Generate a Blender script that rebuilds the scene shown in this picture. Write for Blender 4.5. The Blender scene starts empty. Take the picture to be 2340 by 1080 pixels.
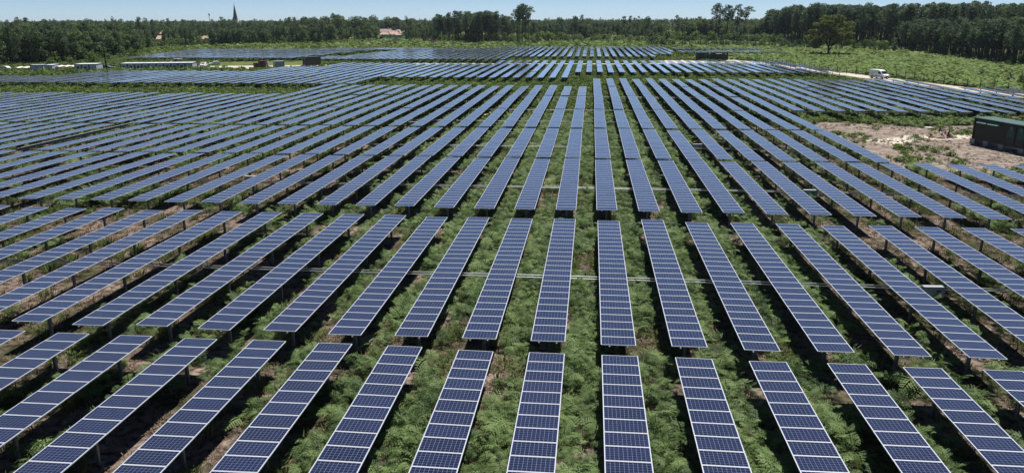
import bpy, math, random
import numpy as np
from mathutils import Vector, Matrix

R = math.radians
sc = bpy.context.scene
C = sc.collection
random.seed(7)
rng = np.random.default_rng(11)

# ------------------------------------------------------------------ camera, sky, sun, exposure
HG = 16.40                      # camera height over the ground
HT = 1.64                       # top of the solar tables
PITCH, YAW, ROLL = R(15.850), R(5.792), R(-0.1847)
FPX = 1744.5                    # focal length in pixels of the 2340 px wide photograph
fw = Vector((-math.sin(YAW) * math.cos(PITCH), math.cos(YAW) * math.cos(PITCH), -math.sin(PITCH)))
rt0 = Vector((math.cos(YAW), math.sin(YAW), 0.0))
up0 = rt0.cross(fw)
rt = rt0 * math.cos(ROLL) + up0 * math.sin(ROLL)
up = -rt0 * math.sin(ROLL) + up0 * math.cos(ROLL)
cam_d = bpy.data.cameras.new("camera")
cam = bpy.data.objects.new("camera", cam_d)
C.objects.link(cam)
cam.matrix_world = Matrix(((rt.x, up.x, -fw.x, 0), (rt.y, up.y, -fw.y, 0), (rt.z, up.z, -fw.z, HG), (0, 0, 0, 1)))
cam_d.sensor_width = 36.0
cam_d.lens = FPX / 2340 * 36.0
cam_d.clip_start, cam_d.clip_end = 0.5, 20000
sc.camera = cam

SUN_EL, SUN_AZ = R(68), R(29)   # azimuth from +Y (along the tables) towards +X
world = bpy.data.worlds.new("World")
sc.world = world
world.use_nodes = True
wn = world.node_tree
sky = wn.nodes.new("ShaderNodeTexSky")
sky.sky_type = 'NISHITA'
sky.sun_disc = False
sky.sun_elevation = SUN_EL
sky.sun_rotation = SUN_AZ
sky.altitude = 0
sky.air_density, sky.dust_density, sky.ozone_density = 0.42, 0.0, 3.0
bgn = wn.nodes["Background"]
bgn.inputs[1].default_value = 0.074
wn.links.new(sky.outputs[0], bgn.inputs[0])
sun_d = bpy.data.lights.new("sun", 'SUN')
sun_d.energy = 5.0
sun_d.angle = R(0.53)
sun_d.color = (1.0, 0.96, 0.89)
sun = bpy.data.objects.new("sun", sun_d)
C.objects.link(sun)
sdir = Vector((math.sin(SUN_AZ) * math.cos(SUN_EL), math.cos(SUN_AZ) * math.cos(SUN_EL), math.sin(SUN_EL)))
sun.rotation_euler = sdir.to_track_quat('Z', 'Y').to_euler()
sun.location = (60, 100, 250)
sc.view_settings.view_transform = 'Standard'
sc.view_settings.look = 'None'
sc.view_settings.exposure = 0.40
sc.view_settings.gamma = 1.0
sc.cycles.use_denoising = True
sc.cycles.denoiser = 'OPENIMAGEDENOISE'
sc.cycles.max_bounces = 5
sc.cycles.diffuse_bounces = 1
sc.cycles.glossy_bounces = 2
sc.cycles.transmission_bounces = 2
sc.cycles.sample_clamp_indirect = 3.0


def at(U, V, z=0.0):
    """photo pixel (2340 x 1080) -> world point at height z"""
    d = fw + rt * ((U - 1170) / FPX) + up * ((540 - V) / FPX)
    t = (z - HG) / d.z
    return Vector((d.x * t, d.y * t, z))


def dirn(U):
    d = fw + rt * ((U - 1170) / FPX) + up * ((540 - 45) / FPX)
    return Vector((d.x, d.y, 0)).normalized()


def pix(p):
    q = Vector(p) - Vector((0, 0, HG))
    w = q.dot(fw)
    return 1170 + FPX * q.dot(rt) / w, 540 - FPX * q.dot(up) / w


# ------------------------------------------------------------------ materials
def new_mat(name):
    m = bpy.data.materials.new(name)
    m.use_nodes = True
    nt = m.node_tree
    return m, nt, nt.nodes["Principled BSDF"], nt.links


def plain(name, col, rough=0.6, metal=0.0, spec=0.4, vary=0.0, scale=3.0):
    m, nt, b, L = new_mat(name)
    b.inputs["Base Color"].default_value = (*col, 1)
    b.inputs["Roughness"].default_value = rough
    b.inputs["Metallic"].default_value = metal
    b.inputs["Specular IOR Level"].default_value = spec
    if vary:
        tc = nt.nodes.new("ShaderNodeTexCoord")
        n = nt.nodes.new("ShaderNodeTexNoise")
        n.inputs["Scale"].default_value = scale
        n.inputs["Detail"].default_value = 6
        L.new(tc.outputs["Object"], n.inputs["Vector"])
        r = nt.nodes.new("ShaderNodeValToRGB")
        r.color_ramp.elements[0].position, r.color_ramp.elements[1].position = 0.3, 0.7
        r.color_ramp.elements[0].color = (*[c * (1 - vary) for c in col], 1)
        r.color_ramp.elements[1].color = (*[min(1, c * (1 + vary)) for c in col], 1)
        L.new(n.outputs["Fac"], r.inputs["Fac"])
        L.new(r.outputs["Color"], b.inputs["Base Color"])
    return m


def leaf_mat(name, c0, c1, trans=0.3, rough=0.6):
    """two-tone foliage: varied per plant, per leaf and by a coarse world noise"""
    m, nt, b, L = new_mat(name)
    oi = nt.nodes.new("ShaderNodeObjectInfo")
    geo = nt.nodes.new("ShaderNodeNewGeometry")
    n = nt.nodes.new("ShaderNodeTexNoise")
    n.inputs["Scale"].default_value = 0.35
    n.inputs["Detail"].default_value = 5
    L.new(geo.outputs["Position"], n.inputs["Vector"])
    v = math_node(nt, 'MULTIPLY_ADD', oi.outputs["Random"], 0.55, -0.16)
    v = math_node(nt, 'MULTIPLY_ADD', n.outputs["Fac"], 0.75, v)
    v = math_node(nt, 'MULTIPLY_ADD', geo.outputs["Random Per Island"], 0.35, v)
    r = nt.nodes.new("ShaderNodeValToRGB")
    r.color_ramp.elements[0].position, r.color_ramp.elements[1].position = 0.3, 0.95
    r.color_ramp.elements[0].color = (*c0, 1)
    r.color_ramp.elements[1].color = (*c1, 1)
    L.new(v, r.inputs["Fac"])
    L.new(r.outputs["Color"], b.inputs["Base Color"])
    b.inputs["Roughness"].default_value = rough
    b.inputs["Specular IOR Level"].default_value = 0.3
    out = nt.nodes["Material Output"]
    if trans:
        t = nt.nodes.new("ShaderNodeBsdfTranslucent")
        L.new(r.outputs["Color"], t.inputs["Color"])
        mx = nt.nodes.new("ShaderNodeMixShader")
        mx.inputs[0].default_value = trans
        L.new(b.outputs[0], mx.inputs[1]); L.new(t.outputs[0], mx.inputs[2])
        L.new(mx.outputs[0], out.inputs["Surface"])
    return m


def math_node(nt, op, a, b=None, c=None):
    n = nt.nodes.new("ShaderNodeMath"); n.operation = op
    for i, v in enumerate((a, b, c)):
        if v is None:
            continue
        if isinstance(v, (int, float)):
            n.inputs[i].default_value = v
        else:
            nt.links.new(v, n.inputs[i])
    return n.outputs[0]


MOD_L, MOD_W, FR = 0.974, 1.65, 0.026      # module pitch along the table, width, frame


def cell_material():
    m, nt, b, L = new_mat("silicon_cells")
    tc = nt.nodes.new("ShaderNodeTexCoord")
    sp = nt.nodes.new("ShaderNodeSeparateXYZ")
    L.new(tc.outputs["Object"], sp.inputs[0])
    x, y = sp.outputs[0], sp.outputs[1]
    gw, gl = MOD_W - 2 * FR - 0.03, MOD_L - 2 * FR - 0.02
    u = math_node(nt, 'MULTIPLY_ADD', x, 10 / gw, 5.0)
    ym = math_node(nt, 'FRACT', math_node(nt, 'DIVIDE', y, MOD_L))
    v = math_node(nt, 'MULTIPLY_ADD', math_node(nt, 'SUBTRACT', ym, 0.5), 6 * MOD_L / gl, 3.0)
    du = math_node(nt, 'ABSOLUTE', math_node(nt, 'SUBTRACT', math_node(nt, 'FRACT', u), 0.5))
    dv = math_node(nt, 'ABSOLUTE', math_node(nt, 'SUBTRACT', math_node(nt, 'FRACT', v), 0.5))
    line = math_node(nt, 'MAXIMUM', math_node(nt, 'GREATER_THAN', du, 0.5 - 0.024), math_node(nt, 'GREATER_THAN', dv, 0.5 - 0.022))
    outside = math_node(nt, 'MAXIMUM', math_node(nt, 'GREATER_THAN', math_node(nt, 'ABSOLUTE', math_node(nt, 'SUBTRACT', u, 5.0)), 5.0),
                        math_node(nt, 'GREATER_THAN', math_node(nt, 'ABSOLUTE', math_node(nt, 'SUBTRACT', v, 3.0)), 3.0))
    line = math_node(nt, 'MAXIMUM', line, outside)
    bus = math_node(nt, 'GREATER_THAN', math_node(nt, 'ABSOLUTE', math_node(nt, 'SUBTRACT', math_node(nt, 'FRACT', math_node(nt, 'MULTIPLY', v, 3.0)), 0.5)), 0.47)
    # per cell and per module tone
    cb = nt.nodes.new("ShaderNodeCombineXYZ")
    L.new(math_node(nt, 'FLOOR', u), cb.inputs[0])
    L.new(math_node(nt, 'FLOOR', math_node(nt, 'MULTIPLY', y, 6 / MOD_L)), cb.inputs[1])
    oi = nt.nodes.new("ShaderNodeObjectInfo")
    L.new(math_node(nt, 'MULTIPLY', oi.outputs["Random"], 97.0), cb.inputs[2])
    wn_ = nt.nodes.new("ShaderNodeTexWhiteNoise"); wn_.noise_dimensions = '3D'
    L.new(cb.outputs[0], wn_.inputs["Vector"])
    cb2 = nt.nodes.new("ShaderNodeCombineXYZ")
    L.new(math_node(nt, 'FLOOR', math_node(nt, 'DIVIDE', y, MOD_L)), cb2.inputs[1])
    L.new(math_node(nt, 'MULTIPLY', oi.outputs["Random"], 31.0), cb2.inputs[2])
    wn2 = nt.nodes.new("ShaderNodeTexWhiteNoise"); wn2.noise_dimensions = '3D'
    L.new(cb2.outputs[0], wn2.inputs["Vector"])
    tone = math_node(nt, 'ADD', math_node(nt, 'MULTIPLY', wn_.outputs["Value"], 0.4), math_node(nt, 'MULTIPLY', wn2.outputs["Value"], 0.6))
    r = nt.nodes.new("ShaderNodeValToRGB")
    r.color_ramp.elements[0].color = CELL0
    r.color_ramp.elements[1].color = CELL1
    L.new(tone, r.inputs["Fac"])
    mb = nt.nodes.new("ShaderNodeMix"); mb.data_type = 'RGBA'
    L.new(math_node(nt, 'MULTIPLY', bus, 0.5), mb.inputs["Factor"])
    L.new(r.outputs["Color"], mb.inputs["A"])
    mb.inputs["B"].default_value = (0.05, 0.065, 0.15, 1)
    mx = nt.nodes.new("ShaderNodeMix"); mx.data_type = 'RGBA'
    L.new(line, mx.inputs["Factor"])
    L.new(mb.outputs["Result"], mx.inputs["A"])
    mx.inputs["B"].default_value = (0.23, 0.275, 0.48, 1)
    geo = nt.nodes.new("ShaderNodeNewGeometry")
    dn = nt.nodes.new("ShaderNodeTexNoise"); dn.inputs["Scale"].default_value = 0.22; dn.inputs["Detail"].default_value = 6
    L.new(geo.outputs["Position"], dn.inputs["Vector"])
    du_ = nt.nodes.new("ShaderNodeMix"); du_.data_type = 'RGBA'
    L.new(math_node(nt, 'MULTIPLY', math_node(nt, 'POWER', dn.outputs["Fac"], 2.0), 0.06), du_.inputs["Factor"])
    L.new(mx.outputs["Result"], du_.inputs["A"]); du_.inputs["B"].default_value = (0.20, 0.19, 0.18, 1)
    L.new(du_.outputs["Result"], b.inputs["Base Color"])
    b.inputs["Roughness"].default_value = 0.17
    b.inputs["IOR"].default_value = 1.5
    b.inputs["Coat Weight"].default_value = 1.0
    b.inputs["Coat Roughness"].default_value = 0.10
    b.inputs["Coat IOR"].default_value = 1.7
    b.inputs["Specular IOR Level"].default_value = 0.5
    return m


HAZE = 0.00005
CELL0, CELL1 = (0.0024, 0.0030, 0.010, 1), (0.0080, 0.0105, 0.034, 1)
M = {}
M['cells'] = cell_material()
M['alu'] = plain("anodised_frame", (0.72, 0.73, 0.76), 0.34, 0.3, 0.5)
M['steel'] = plain("galvanised_steel", (0.24, 0.26, 0.28), 0.5, 0.6, 0.5, 0.2, 6)
M['steel_light'] = plain("bright_galvanised_tube", (0.40, 0.42, 0.44), 0.5, 0.4, 0.5, 0.15, 2)
M['backsheet'] = plain("module_backsheet", (0.25, 0.26, 0.28), 0.7)
M['box'] = plain("light_grey_enclosure", (0.33, 0.35, 0.37), 0.5)
M['rubber'] = plain("black_rubber", (0.015, 0.015, 0.016), 0.8)
M['white'] = plain("white_paint", (0.80, 0.81, 0.82), 0.35, 0, 0.5, 0.03)
M['beige'] = plain("beige_paint", (0.62, 0.50, 0.33), 0.45)
M['glass'] = plain("dark_glass", (0.012, 0.016, 0.02), 0.08, 0, 0.6)
M['plastic'] = plain("black_plastic", (0.02, 0.02, 0.022), 0.55)
M['lamp'] = plain("lamp_glass", (0.6, 0.62, 0.63), 0.15)
M['dgreen'] = plain("dark_green_steel", (0.012, 0.016, 0.010), 0.5, 0, 0.4, 0.25, 1.5)
M['rgreen'] = plain("weathered_green_roof", (0.13, 0.22, 0.20), 0.5, 0, 0.4, 0.12, 1.0)
M['hood'] = plain("pale_green_hood", (0.14, 0.25, 0.19), 0.45)
M['vgreen'] = plain("mid_green_paint", (0.03, 0.12, 0.08), 0.5)
M['concrete'] = plain("pale_concrete", (0.52, 0.50, 0.47), 0.85, 0, 0.2, 0.12, 4)
M['navy'] = plain("navy_steel_trim", (0.03, 0.05, 0.11), 0.5)
M['cabin'] = plain("grey_white_cabin_panel", (0.46, 0.48, 0.53), 0.55, 0, 0.4, 0.05, 1)
M['rust'] = plain("red_brown_steel", (0.13, 0.05, 0.04), 0.6, 0, 0.3, 0.25, 1)
M['timber'] = plain("weathered_timber", (0.14, 0.09, 0.06), 0.85, 0, 0.2, 0.3, 2)
M['tarp'] = plain("pale_tarpaulin", (0.66, 0.60, 0.52), 0.6, 0, 0.3, 0.1, 1)
M['render'] = plain("pale_render_wall", (0.70, 0.66, 0.62), 0.85, 0, 0.2, 0.08, 0.5)
M['tiles'] = plain("terracotta_tiles", (0.42, 0.30, 0.25), 0.8, 0, 0.2, 0.2, 0.8)
M['tiles_grey'] = plain("weathered_brown_tiles", (0.32, 0.24, 0.22), 0.8, 0, 0.2, 0.2, 0.8)
M['slate'] = plain("brown_slate", (0.10, 0.075, 0.07), 0.6, 0, 0.3, 0.2, 0.5)
M['stone'] = plain("pale_stone", (0.48, 0.44, 0.42), 0.85, 0, 0.2, 0.1, 0.4)
M['bark'] = plain("pine_bark", (0.050, 0.040, 0.036), 0.9, 0, 0.1, 0.35, 2)
M['bark2'] = plain("dark_bark", (0.025, 0.021, 0.018), 0.9, 0, 0.1, 0.35, 2)
M['brush'] = plain("grubbed_roots", (0.060, 0.046, 0.040), 0.95, 0, 0.1, 0.4, 1.5)
M['sandheap'] = plain("dug_sand", (0.34, 0.27, 0.20), 0.95, 0, 0.1, 0.25, 2.5)
M['skin'] = plain("skin", (0.45, 0.27, 0.2), 0.6)
M['denim'] = plain("dark_work_trousers", (0.03, 0.035, 0.05), 0.8)
M['vest'] = plain("hi_vis_yellow", (0.75, 0.85, 0.12), 0.6)
M['helmet'] = plain("white_helmet_shell", (0.85, 0.85, 0.85), 0.3)
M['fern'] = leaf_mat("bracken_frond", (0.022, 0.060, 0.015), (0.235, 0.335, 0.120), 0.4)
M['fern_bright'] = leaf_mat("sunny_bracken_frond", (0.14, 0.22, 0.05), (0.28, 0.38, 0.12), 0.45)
M['grass'] = leaf_mat("grass_blade", (0.06, 0.11, 0.02), (0.16, 0.21, 0.06), 0.3)
M['scrub'] = leaf_mat("scrub_leaf", (0.07, 0.125, 0.022), (0.21, 0.28, 0.065), 0.35)
M['dry'] = leaf_mat("dry_litter", (0.10, 0.07, 0.045), (0.26, 0.19, 0.13), 0.1)
M['pine'] = leaf_mat("pine_needles", (0.034, 0.074, 0.038), (0.135, 0.19, 0.085), 0.38)
M['ypine'] = leaf_mat("young_pine_needles", (0.045, 0.09, 0.036), (0.125, 0.18, 0.07), 0.35)
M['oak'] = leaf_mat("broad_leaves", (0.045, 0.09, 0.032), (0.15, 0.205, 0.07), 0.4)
M['lone'] = leaf_mat("yellowish_broad_leaves", (0.042, 0.072, 0.018), (0.16, 0.19, 0.045), 0.4)  # yellower green than the other broad leaves, for the lone tree
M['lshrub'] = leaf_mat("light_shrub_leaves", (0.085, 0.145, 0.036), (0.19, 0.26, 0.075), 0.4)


def ground_mat():
    m, nt, b, L = new_mat("sandy_heath_soil")
    geo = nt.nodes.new("ShaderNodeNewGeometry")
    sp = nt.nodes.new("ShaderNodeSeparateXYZ"); L.new(geo.outputs["Position"], sp.inputs[0])

    def noise(scale, det=6, dist=0.0):
        n = nt.nodes.new("ShaderNodeTexNoise")
        n.inputs["Scale"].default_value = scale; n.inputs["Detail"].default_value = det
        n.inputs["Distortion"].default_value = dist
        L.new(geo.outputs["Position"], n.inputs["Vector"])
        return n.outputs["Fac"]

    def ramp(f, p0, p1, c0, c1):
        r = nt.nodes.new("ShaderNodeValToRGB")
        r.color_ramp.elements[0].position, r.color_ramp.elements[1].position = p0, p1
        r.color_ramp.elements[0].color = (*c0, 1); r.color_ramp.elements[1].color = (*c1, 1)
        L.new(f, r.inputs["Fac"])
        return r.outputs["Color"]
    soil = ramp(noise(2.6, 9, 0.8), 0.36, 0.64, (0.036, 0.027, 0.022), (0.29, 0.22, 0.18))
    moss = ramp(noise(2.5, 8), 0.35, 0.7, (0.018, 0.022, 0.010), (0.085, 0.080, 0.040))
    near = nt.nodes.new("ShaderNodeMix"); near.data_type = 'RGBA'
    L.new(ramp(noise(0.22, 5, 0.4), 0.42, 0.60, (0, 0, 0), (1, 1, 1)), near.inputs["Factor"])
    L.new(soil, near.inputs["A"]); L.new(moss, near.inputs["B"])
    mead = ramp(noise(0.12, 8, 0.8), 0.3, 0.72, (0.060, 0.085, 0.025), (0.15, 0.19, 0.060))
    far = nt.nodes.new("ShaderNodeMapRange")
    far.inputs["From Min"].default_value = 110; far.inputs["From Max"].default_value = 230
    L.new(sp.outputs[1], far.inputs["Value"])
    mx = nt.nodes.new("ShaderNodeMix"); mx.data_type = 'RGBA'
    L.new(far.outputs[0], mx.inputs["Factor"])
    L.new(near.outputs["Result"], mx.inputs["A"]); L.new(mead, mx.inputs["B"])
    L.new(mx.outputs["Result"], b.inputs["Base Color"])
    b.inputs["Roughness"].default_value = 0.95
    b.inputs["Specular IOR Level"].default_value = 0.1
    bp = nt.nodes.new("ShaderNodeBump"); bp.inputs["Strength"].default_value = 0.6; bp.inputs["Distance"].default_value = 0.15
    L.new(noise(3.0, 8), bp.inputs["Height"]); L.new(bp.outputs[0], b.inputs["Normal"])
    return m


def sand_mat(name, c0, c1, scale=0.35):
    m, nt, b, L = new_mat(name)
    geo = nt.nodes.new("ShaderNodeNewGeometry")
    mp = nt.nodes.new("ShaderNodeMapping"); mp.inputs["Scale"].default_value = (1.0, 1.6, 1)
    L.new(geo.outputs["Position"], mp.inputs[0])
    n = nt.nodes.new("ShaderNodeTexNoise"); n.inputs["Scale"].default_value = scale
    n.inputs["Detail"].default_value = 9; n.inputs["Distortion"].default_value = 1.2
    L.new(mp.outputs[0], n.inputs["Vector"])
    r = nt.nodes.new("ShaderNodeValToRGB")
    r.color_ramp.elements[0].position, r.color_ramp.elements[1].position = 0.36, 0.64
    r.color_ramp.elements[0].color = (*c0, 1); r.color_ramp.elements[1].color = (*c1, 1)
    L.new(n.outputs["Fac"], r.inputs["Fac"])
    L.new(r.outputs["Color"], b.inputs["Base Color"])
    b.inputs["Roughness"].default_value = 0.95; b.inputs["Specular IOR Level"].default_value = 0.1
    bp = nt.nodes.new("ShaderNodeBump"); bp.inputs["Strength"].default_value = 0.7; bp.inputs["Distance"].default_value = 0.12
    n2 = nt.nodes.new("ShaderNodeTexNoise"); n2.inputs["Scale"].default_value = 2.2; n2.inputs["Detail"].default_value = 8
    L.new(geo.outputs["Position"], n2.inputs["Vector"])
    L.new(n2.outputs["Fac"], bp.inputs["Height"]); L.new(bp.outputs[0], b.inputs["Normal"])
    return m


M['ground'] = ground_mat()
M['dirt'] = sand_mat("bare_dirt", (0.10, 0.076, 0.062), (0.33, 0.272, 0.228), 0.9)
M['track'] = sand_mat("pale_sand", (0.40, 0.34, 0.28), (0.60, 0.53, 0.46))
M['rut'] = sand_mat("packed_rut", (0.14, 0.115, 0.10), (0.30, 0.255, 0.225), 0.8)
M['crop'] = plain("green_crop", (0.030, 0.075, 0.035), 0.9, 0, 0.1, 0.15, 0.3)


# ------------------------------------------------------------------ mesh helpers
class MB:
    def __init__(s):
        s.v, s.f, s.m, s.mats = [], [], [], []

    def mi(s, mat):
        if mat not in s.mats:
            s.mats.append(mat)
        return s.mats.index(mat)

    def poly(s, pts, mat):
        i = len(s.v)
        s.v += [tuple(p) for p in pts]
        s.f.append(tuple(range(i, i + len(pts)))); s.m.append(s.mi(mat))

    def box(s, a, b, mat, M4=None):
        x0, y0, z0 = a; x1, y1, z1 = b
        p = [Vector(q) for q in ((x0, y0, z0), (x1, y0, z0), (x1, y1, z0), (x0, y1, z0), (x0, y0, z1), (x1, y0, z1), (x1, y1, z1), (x0, y1, z1))]
        if M4 is not None:
            p = [M4 @ q for q in p]
        i = len(s.v); s.v += [tuple(q) for q in p]
        k = s.mi(mat)
        for f in ((3, 2, 1, 0), (4, 5, 6, 7), (0, 1, 5, 4), (1, 2, 6, 5), (2, 3, 7, 6), (3, 0, 4, 7)):
            s.f.append(tuple(i + j for j in f)); s.m.append(k)

    def tube(s, pts, rad, mat, n=8, cap=True):
        k = s.mi(mat)
        pts = [Vector(p) for p in pts]
        if isinstance(rad, (int, float)):
            rad = [rad] * len(pts)
        rings = []
        for j, p in enumerate(pts):
            d = (pts[min(j + 1, len(pts) - 1)] - pts[max(j - 1, 0)]).normalized()
            a = d.orthogonal().normalized() if abs(d.z) < 0.999 else Vector((1, 0, 0))
            if abs(d.z) < 0.9:
                a = d.cross(Vector((0, 0, 1))).normalized()
            bb = d.cross(a)
            i = len(s.v)
            for q in range(n):
                t = 2 * math.pi * q / n
                s.v.append(tuple(p + (a * math.cos(t) + bb * math.sin(t)) * rad[j]))
            rings.append(i)
        for r0, r1 in zip(rings, rings[1:]):
            for q in range(n):
                s.f.append((r0 + q, r0 + (q + 1) % n, r1 + (q + 1) % n, r1 + q)); s.m.append(k)
        if cap:
            s.f.append(tuple(reversed(range(rings[0], rings[0] + n)))); s.m.append(k)
            s.f.append(tuple(range(rings[-1], rings[-1] + n))); s.m.append(k)

    def prism(s, prof, x0, x1, mat):
        """profile in (y, z), extruded along x"""
        n = len(prof); i = len(s.v); k = s.mi(mat)
        s.v += [(x0, y, z) for y, z in prof] + [(x1, y, z) for y, z in prof]
        s.f.append(tuple(range(i, i + n))); s.m.append(k)
        s.f.append(tuple(reversed(range(i + n, i + 2 * n)))); s.m.append(k)
        for j in range(n):
            s.f.append((i + j, i + n + j, i + n + (j + 1) % n, i + (j + 1) % n)); s.m.append(k)

    def arrays(s, v, f, mat):
        i = len(s.v); k = s.mi(mat)
        s.v += [tuple(p) for p in v]
        s.f += [tuple(int(i + j) for j in q) for q in f]; s.m += [k] * len(f)

    def mesh(s, name, smooth=False):
        me = bpy.data.meshes.new(name)
        me.from_pydata(s.v, [], s.f)
        for m in s.mats:
            me.materials.append(m)
        me.polygons.foreach_set("material_index", s.m)
        if smooth:
            me.polygons.foreach_set("use_smooth", [True] * len(s.f))
        me.update()
        return me

    def build(s, name, parent=None, smooth=False, bevel=0.0):
        me = s.mesh(name, smooth)
        return put(name, me, parent, bevel)


def put(name, me, parent=None, bevel=0.0):
    o = bpy.data.objects.new(name, me)
    C.objects.link(o)
    if parent is not None:
        o.parent = parent
    if bevel:
        b = o.modifiers.new("bevel", 'BEVEL'); b.width = bevel; b.segments = 2; b.limit_method = 'ANGLE'
    return o


def empty(name, loc, rz=0.0, label=None, cat=None, group=None):
    o = bpy.data.objects.new(name, None)
    o.empty_display_size = 0.3
    C.objects.link(o)
    o.location = loc; o.rotation_euler = (0, 0, rz)
    tag(o, label, cat, group)
    return o


def tag(o, label=None, cat=None, group=None, kind=None):
    if label: o["label"] = label
    if cat: o["category"] = cat
    if group: o["group"] = group
    if kind: o["kind"] = kind
    return o


def copy_tree(o, parent=None):
    c = o.copy(); C.objects.link(c)
    if parent is not None:
        c.parent = parent
    for ch in list(o.children):
        copy_tree(ch, c)
    return c


ORD = ["zeroth", "first", "second", "third", "fourth", "fifth", "sixth", "seventh", "eighth", "ninth", "tenth", "eleventh", "twelfth",
       "thirteenth", "fourteenth", "fifteenth", "sixteenth", "seventeenth", "eighteenth", "nineteenth", "twentieth"]


def ordw(n):
    if n <= 20:
        return ORD[n]
    t = {2: "twenty", 3: "thirty", 4: "forty"}[n // 10]
    if n % 10 == 0:
        return {20: "twentieth", 30: "thirtieth", 40: "fortieth"}[n]
    return t + "-" + ORD[n % 10]


class Noise2:
    def __init__(s, seed, cell):
        s.g = np.random.default_rng(seed).random((256, 256)); s.c = cell

    def __call__(s, x, y):
        x = np.asarray(x) / s.c + 1000.0; y = np.asarray(y) / s.c + 1000.0
        i, j = np.floor(x).astype(int), np.floor(y).astype(int)
        fx, fy = x - i, y - j
        fx, fy = fx * fx * (3 - 2 * fx), fy * fy * (3 - 2 * fy)
        g = lambda a, b: s.g[a % 256, b % 256]
        return (g(i, j) * (1 - fx) + g(i + 1, j) * fx) * (1 - fy) + (g(i, j + 1) * (1 - fx) + g(i + 1, j + 1) * fx) * fy


# ------------------------------------------------------------------ ground and tracks
mb = MB()
mb.poly([(-9000, -300, 0), (9000, -300, 0), (9000, 14000, 0), (-9000, 14000, 0)], M['ground'])
tag(mb.build("ground"), kind="structure")


def ribbon(name, pts, widths, mat, z, wob=0.5, seed=1, ends=True):
    rs = random.Random(seed)
    P = []
    pts = [Vector((p[0], p[1], 0)) for p in pts]
    for a, b, wa, wb in zip(pts, pts[1:], widths, widths[1:]):
        n = max(2, int((b - a).length / 2.5))
        for i in range(n):
            P.append((a.lerp(b, i / n), wa + (wb - wa) * i / n))
    P.append((pts[-1], widths[-1]))
    mbx = MB(); Ls, Rs = [], []
    for i, (p, w) in enumerate(P):
        d = (P[min(i + 1, len(P) - 1)][0] - P[max(0, i - 1)][0]).normalized()
        nrm = Vector((-d.y, d.x, 0))
        Ls.append(p + nrm * (w / 2 + rs.uniform(-wob, wob))); Rs.append(p - nrm * (w / 2 + rs.uniform(-wob, wob)))
    for i in range(len(P) - 1):
        mbx.poly([(Rs[i].x, Rs[i].y, z), (Rs[i + 1].x, Rs[i + 1].y, z), (Ls[i + 1].x, Ls[i + 1].y, z), (Ls[i].x, Ls[i].y, z)], mat)
    return tag(mbx.build(name), kind="structure")


def patch(name, outline, mat, z, wob=0.8, seed=2):
    rs = random.Random(seed)
    pts = []
    n = len(outline)
    for i in range(n):
        a = Vector((*outline[i][:2], 0)); b = Vector((*outline[(i + 1) % n][:2], 0))
        k = max(2, int((b - a).length / 2.0))
        for j in range(k):
            p = a.lerp(b, j / k)
            pts.append((p.x + rs.uniform(-wob, wob), p.y + rs.uniform(-wob, wob), z))
    mbx = MB(); mbx.poly(pts, mat)
    o = mbx.build(name)
    return tag(o, kind="structure")


SANDY = []          # (outline) areas kept clear of plants


def inside(poly, x, y):
    r = np.zeros(np.shape(x), bool)
    n = len(poly)
    for i in range(n):
        x0, y0 = poly[i][:2]; x1, y1 = poly[(i + 1) % n][:2]
        if y0 == y1:
            continue
        c = ((y0 > y) != (y1 > y)) & (x < (x1 - x0) * (y - y0) / (y1 - y0) + x0)
        r ^= c
    return r


CLEAR = [(38, 131), (50, 126), (66, 129), (74, 118), (72, 88), (58, 85.5), (44, 84.5), (35, 90), (33.5, 112), (34, 124)]
patch("dirt_clearing", CLEAR, M['dirt'], 0.006, 1.0, 3)
TRACK_R = [(56, 330), (62, 312), (70, 282), (76, 256), (81.5, 229), (87, 206), (94, 178), (99, 158), (104, 120)]
ribbon("service_track", TRACK_R, [6, 6, 5.5, 6, 6.5, 7, 6, 6, 6], M['track'], 0.010, 0.5, 4)
TRACK_B = [(-60, 299), (-20, 299), (20, 300), (45, 312), (62, 312)]
ribbon("sand_track", TRACK_B, [4, 3.5, 4, 6, 6], M['track'], 0.014, 0.5, 5)
PAD_F = [(28, 305), (40, 303), (46, 318), (40, 330), (31, 330)]
patch("pad_sand", PAD_F, M['track'], 0.018, 0.8, 6)
TRACK_L = [(-250, 258), (-205, 262), (-170, 270), (-145, 274), (-122, 272), (-108, 276), (-92, 288), (-60, 299)]
ribbon("camp_track", TRACK_L, [9, 9, 10, 12, 20, 16, 7, 4], M['track'], 0.022, 0.6, 7)
ribbon("wheel_track", [(39, 109), (47, 113.5), (57, 117), (66, 118)], [4.5, 4.5, 4, 4], M['track'], 0.011, 0.5, 8)
ribbon("rut_mark", [(38, 106), (44, 101.5), (52, 98), (62, 93), (70, 90)], [1.0, 1.3, 1.2, 1.2, 1.3], M['rut'], 0.016, 0.15, 9)
ribbon("rut_mark", [(46, 117), (52, 119.5), (60, 120.5), (66, 121)], [1.0, 1.2, 1.1, 1.0], M['rut'], 0.016, 0.2, 10)
ribbon("rut_mark", [(39, 103), (45, 99), (53, 95.5), (63, 90.5)], [0.7, 0.9, 0.9, 0.9], M['rut'], 0.016, 0.15, 19)

# ------------------------------------------------------------------ solar tables
X0, PX = 0.7833, 3.32574
LT = 24 * MOD_L
GL = 0.004


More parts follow.
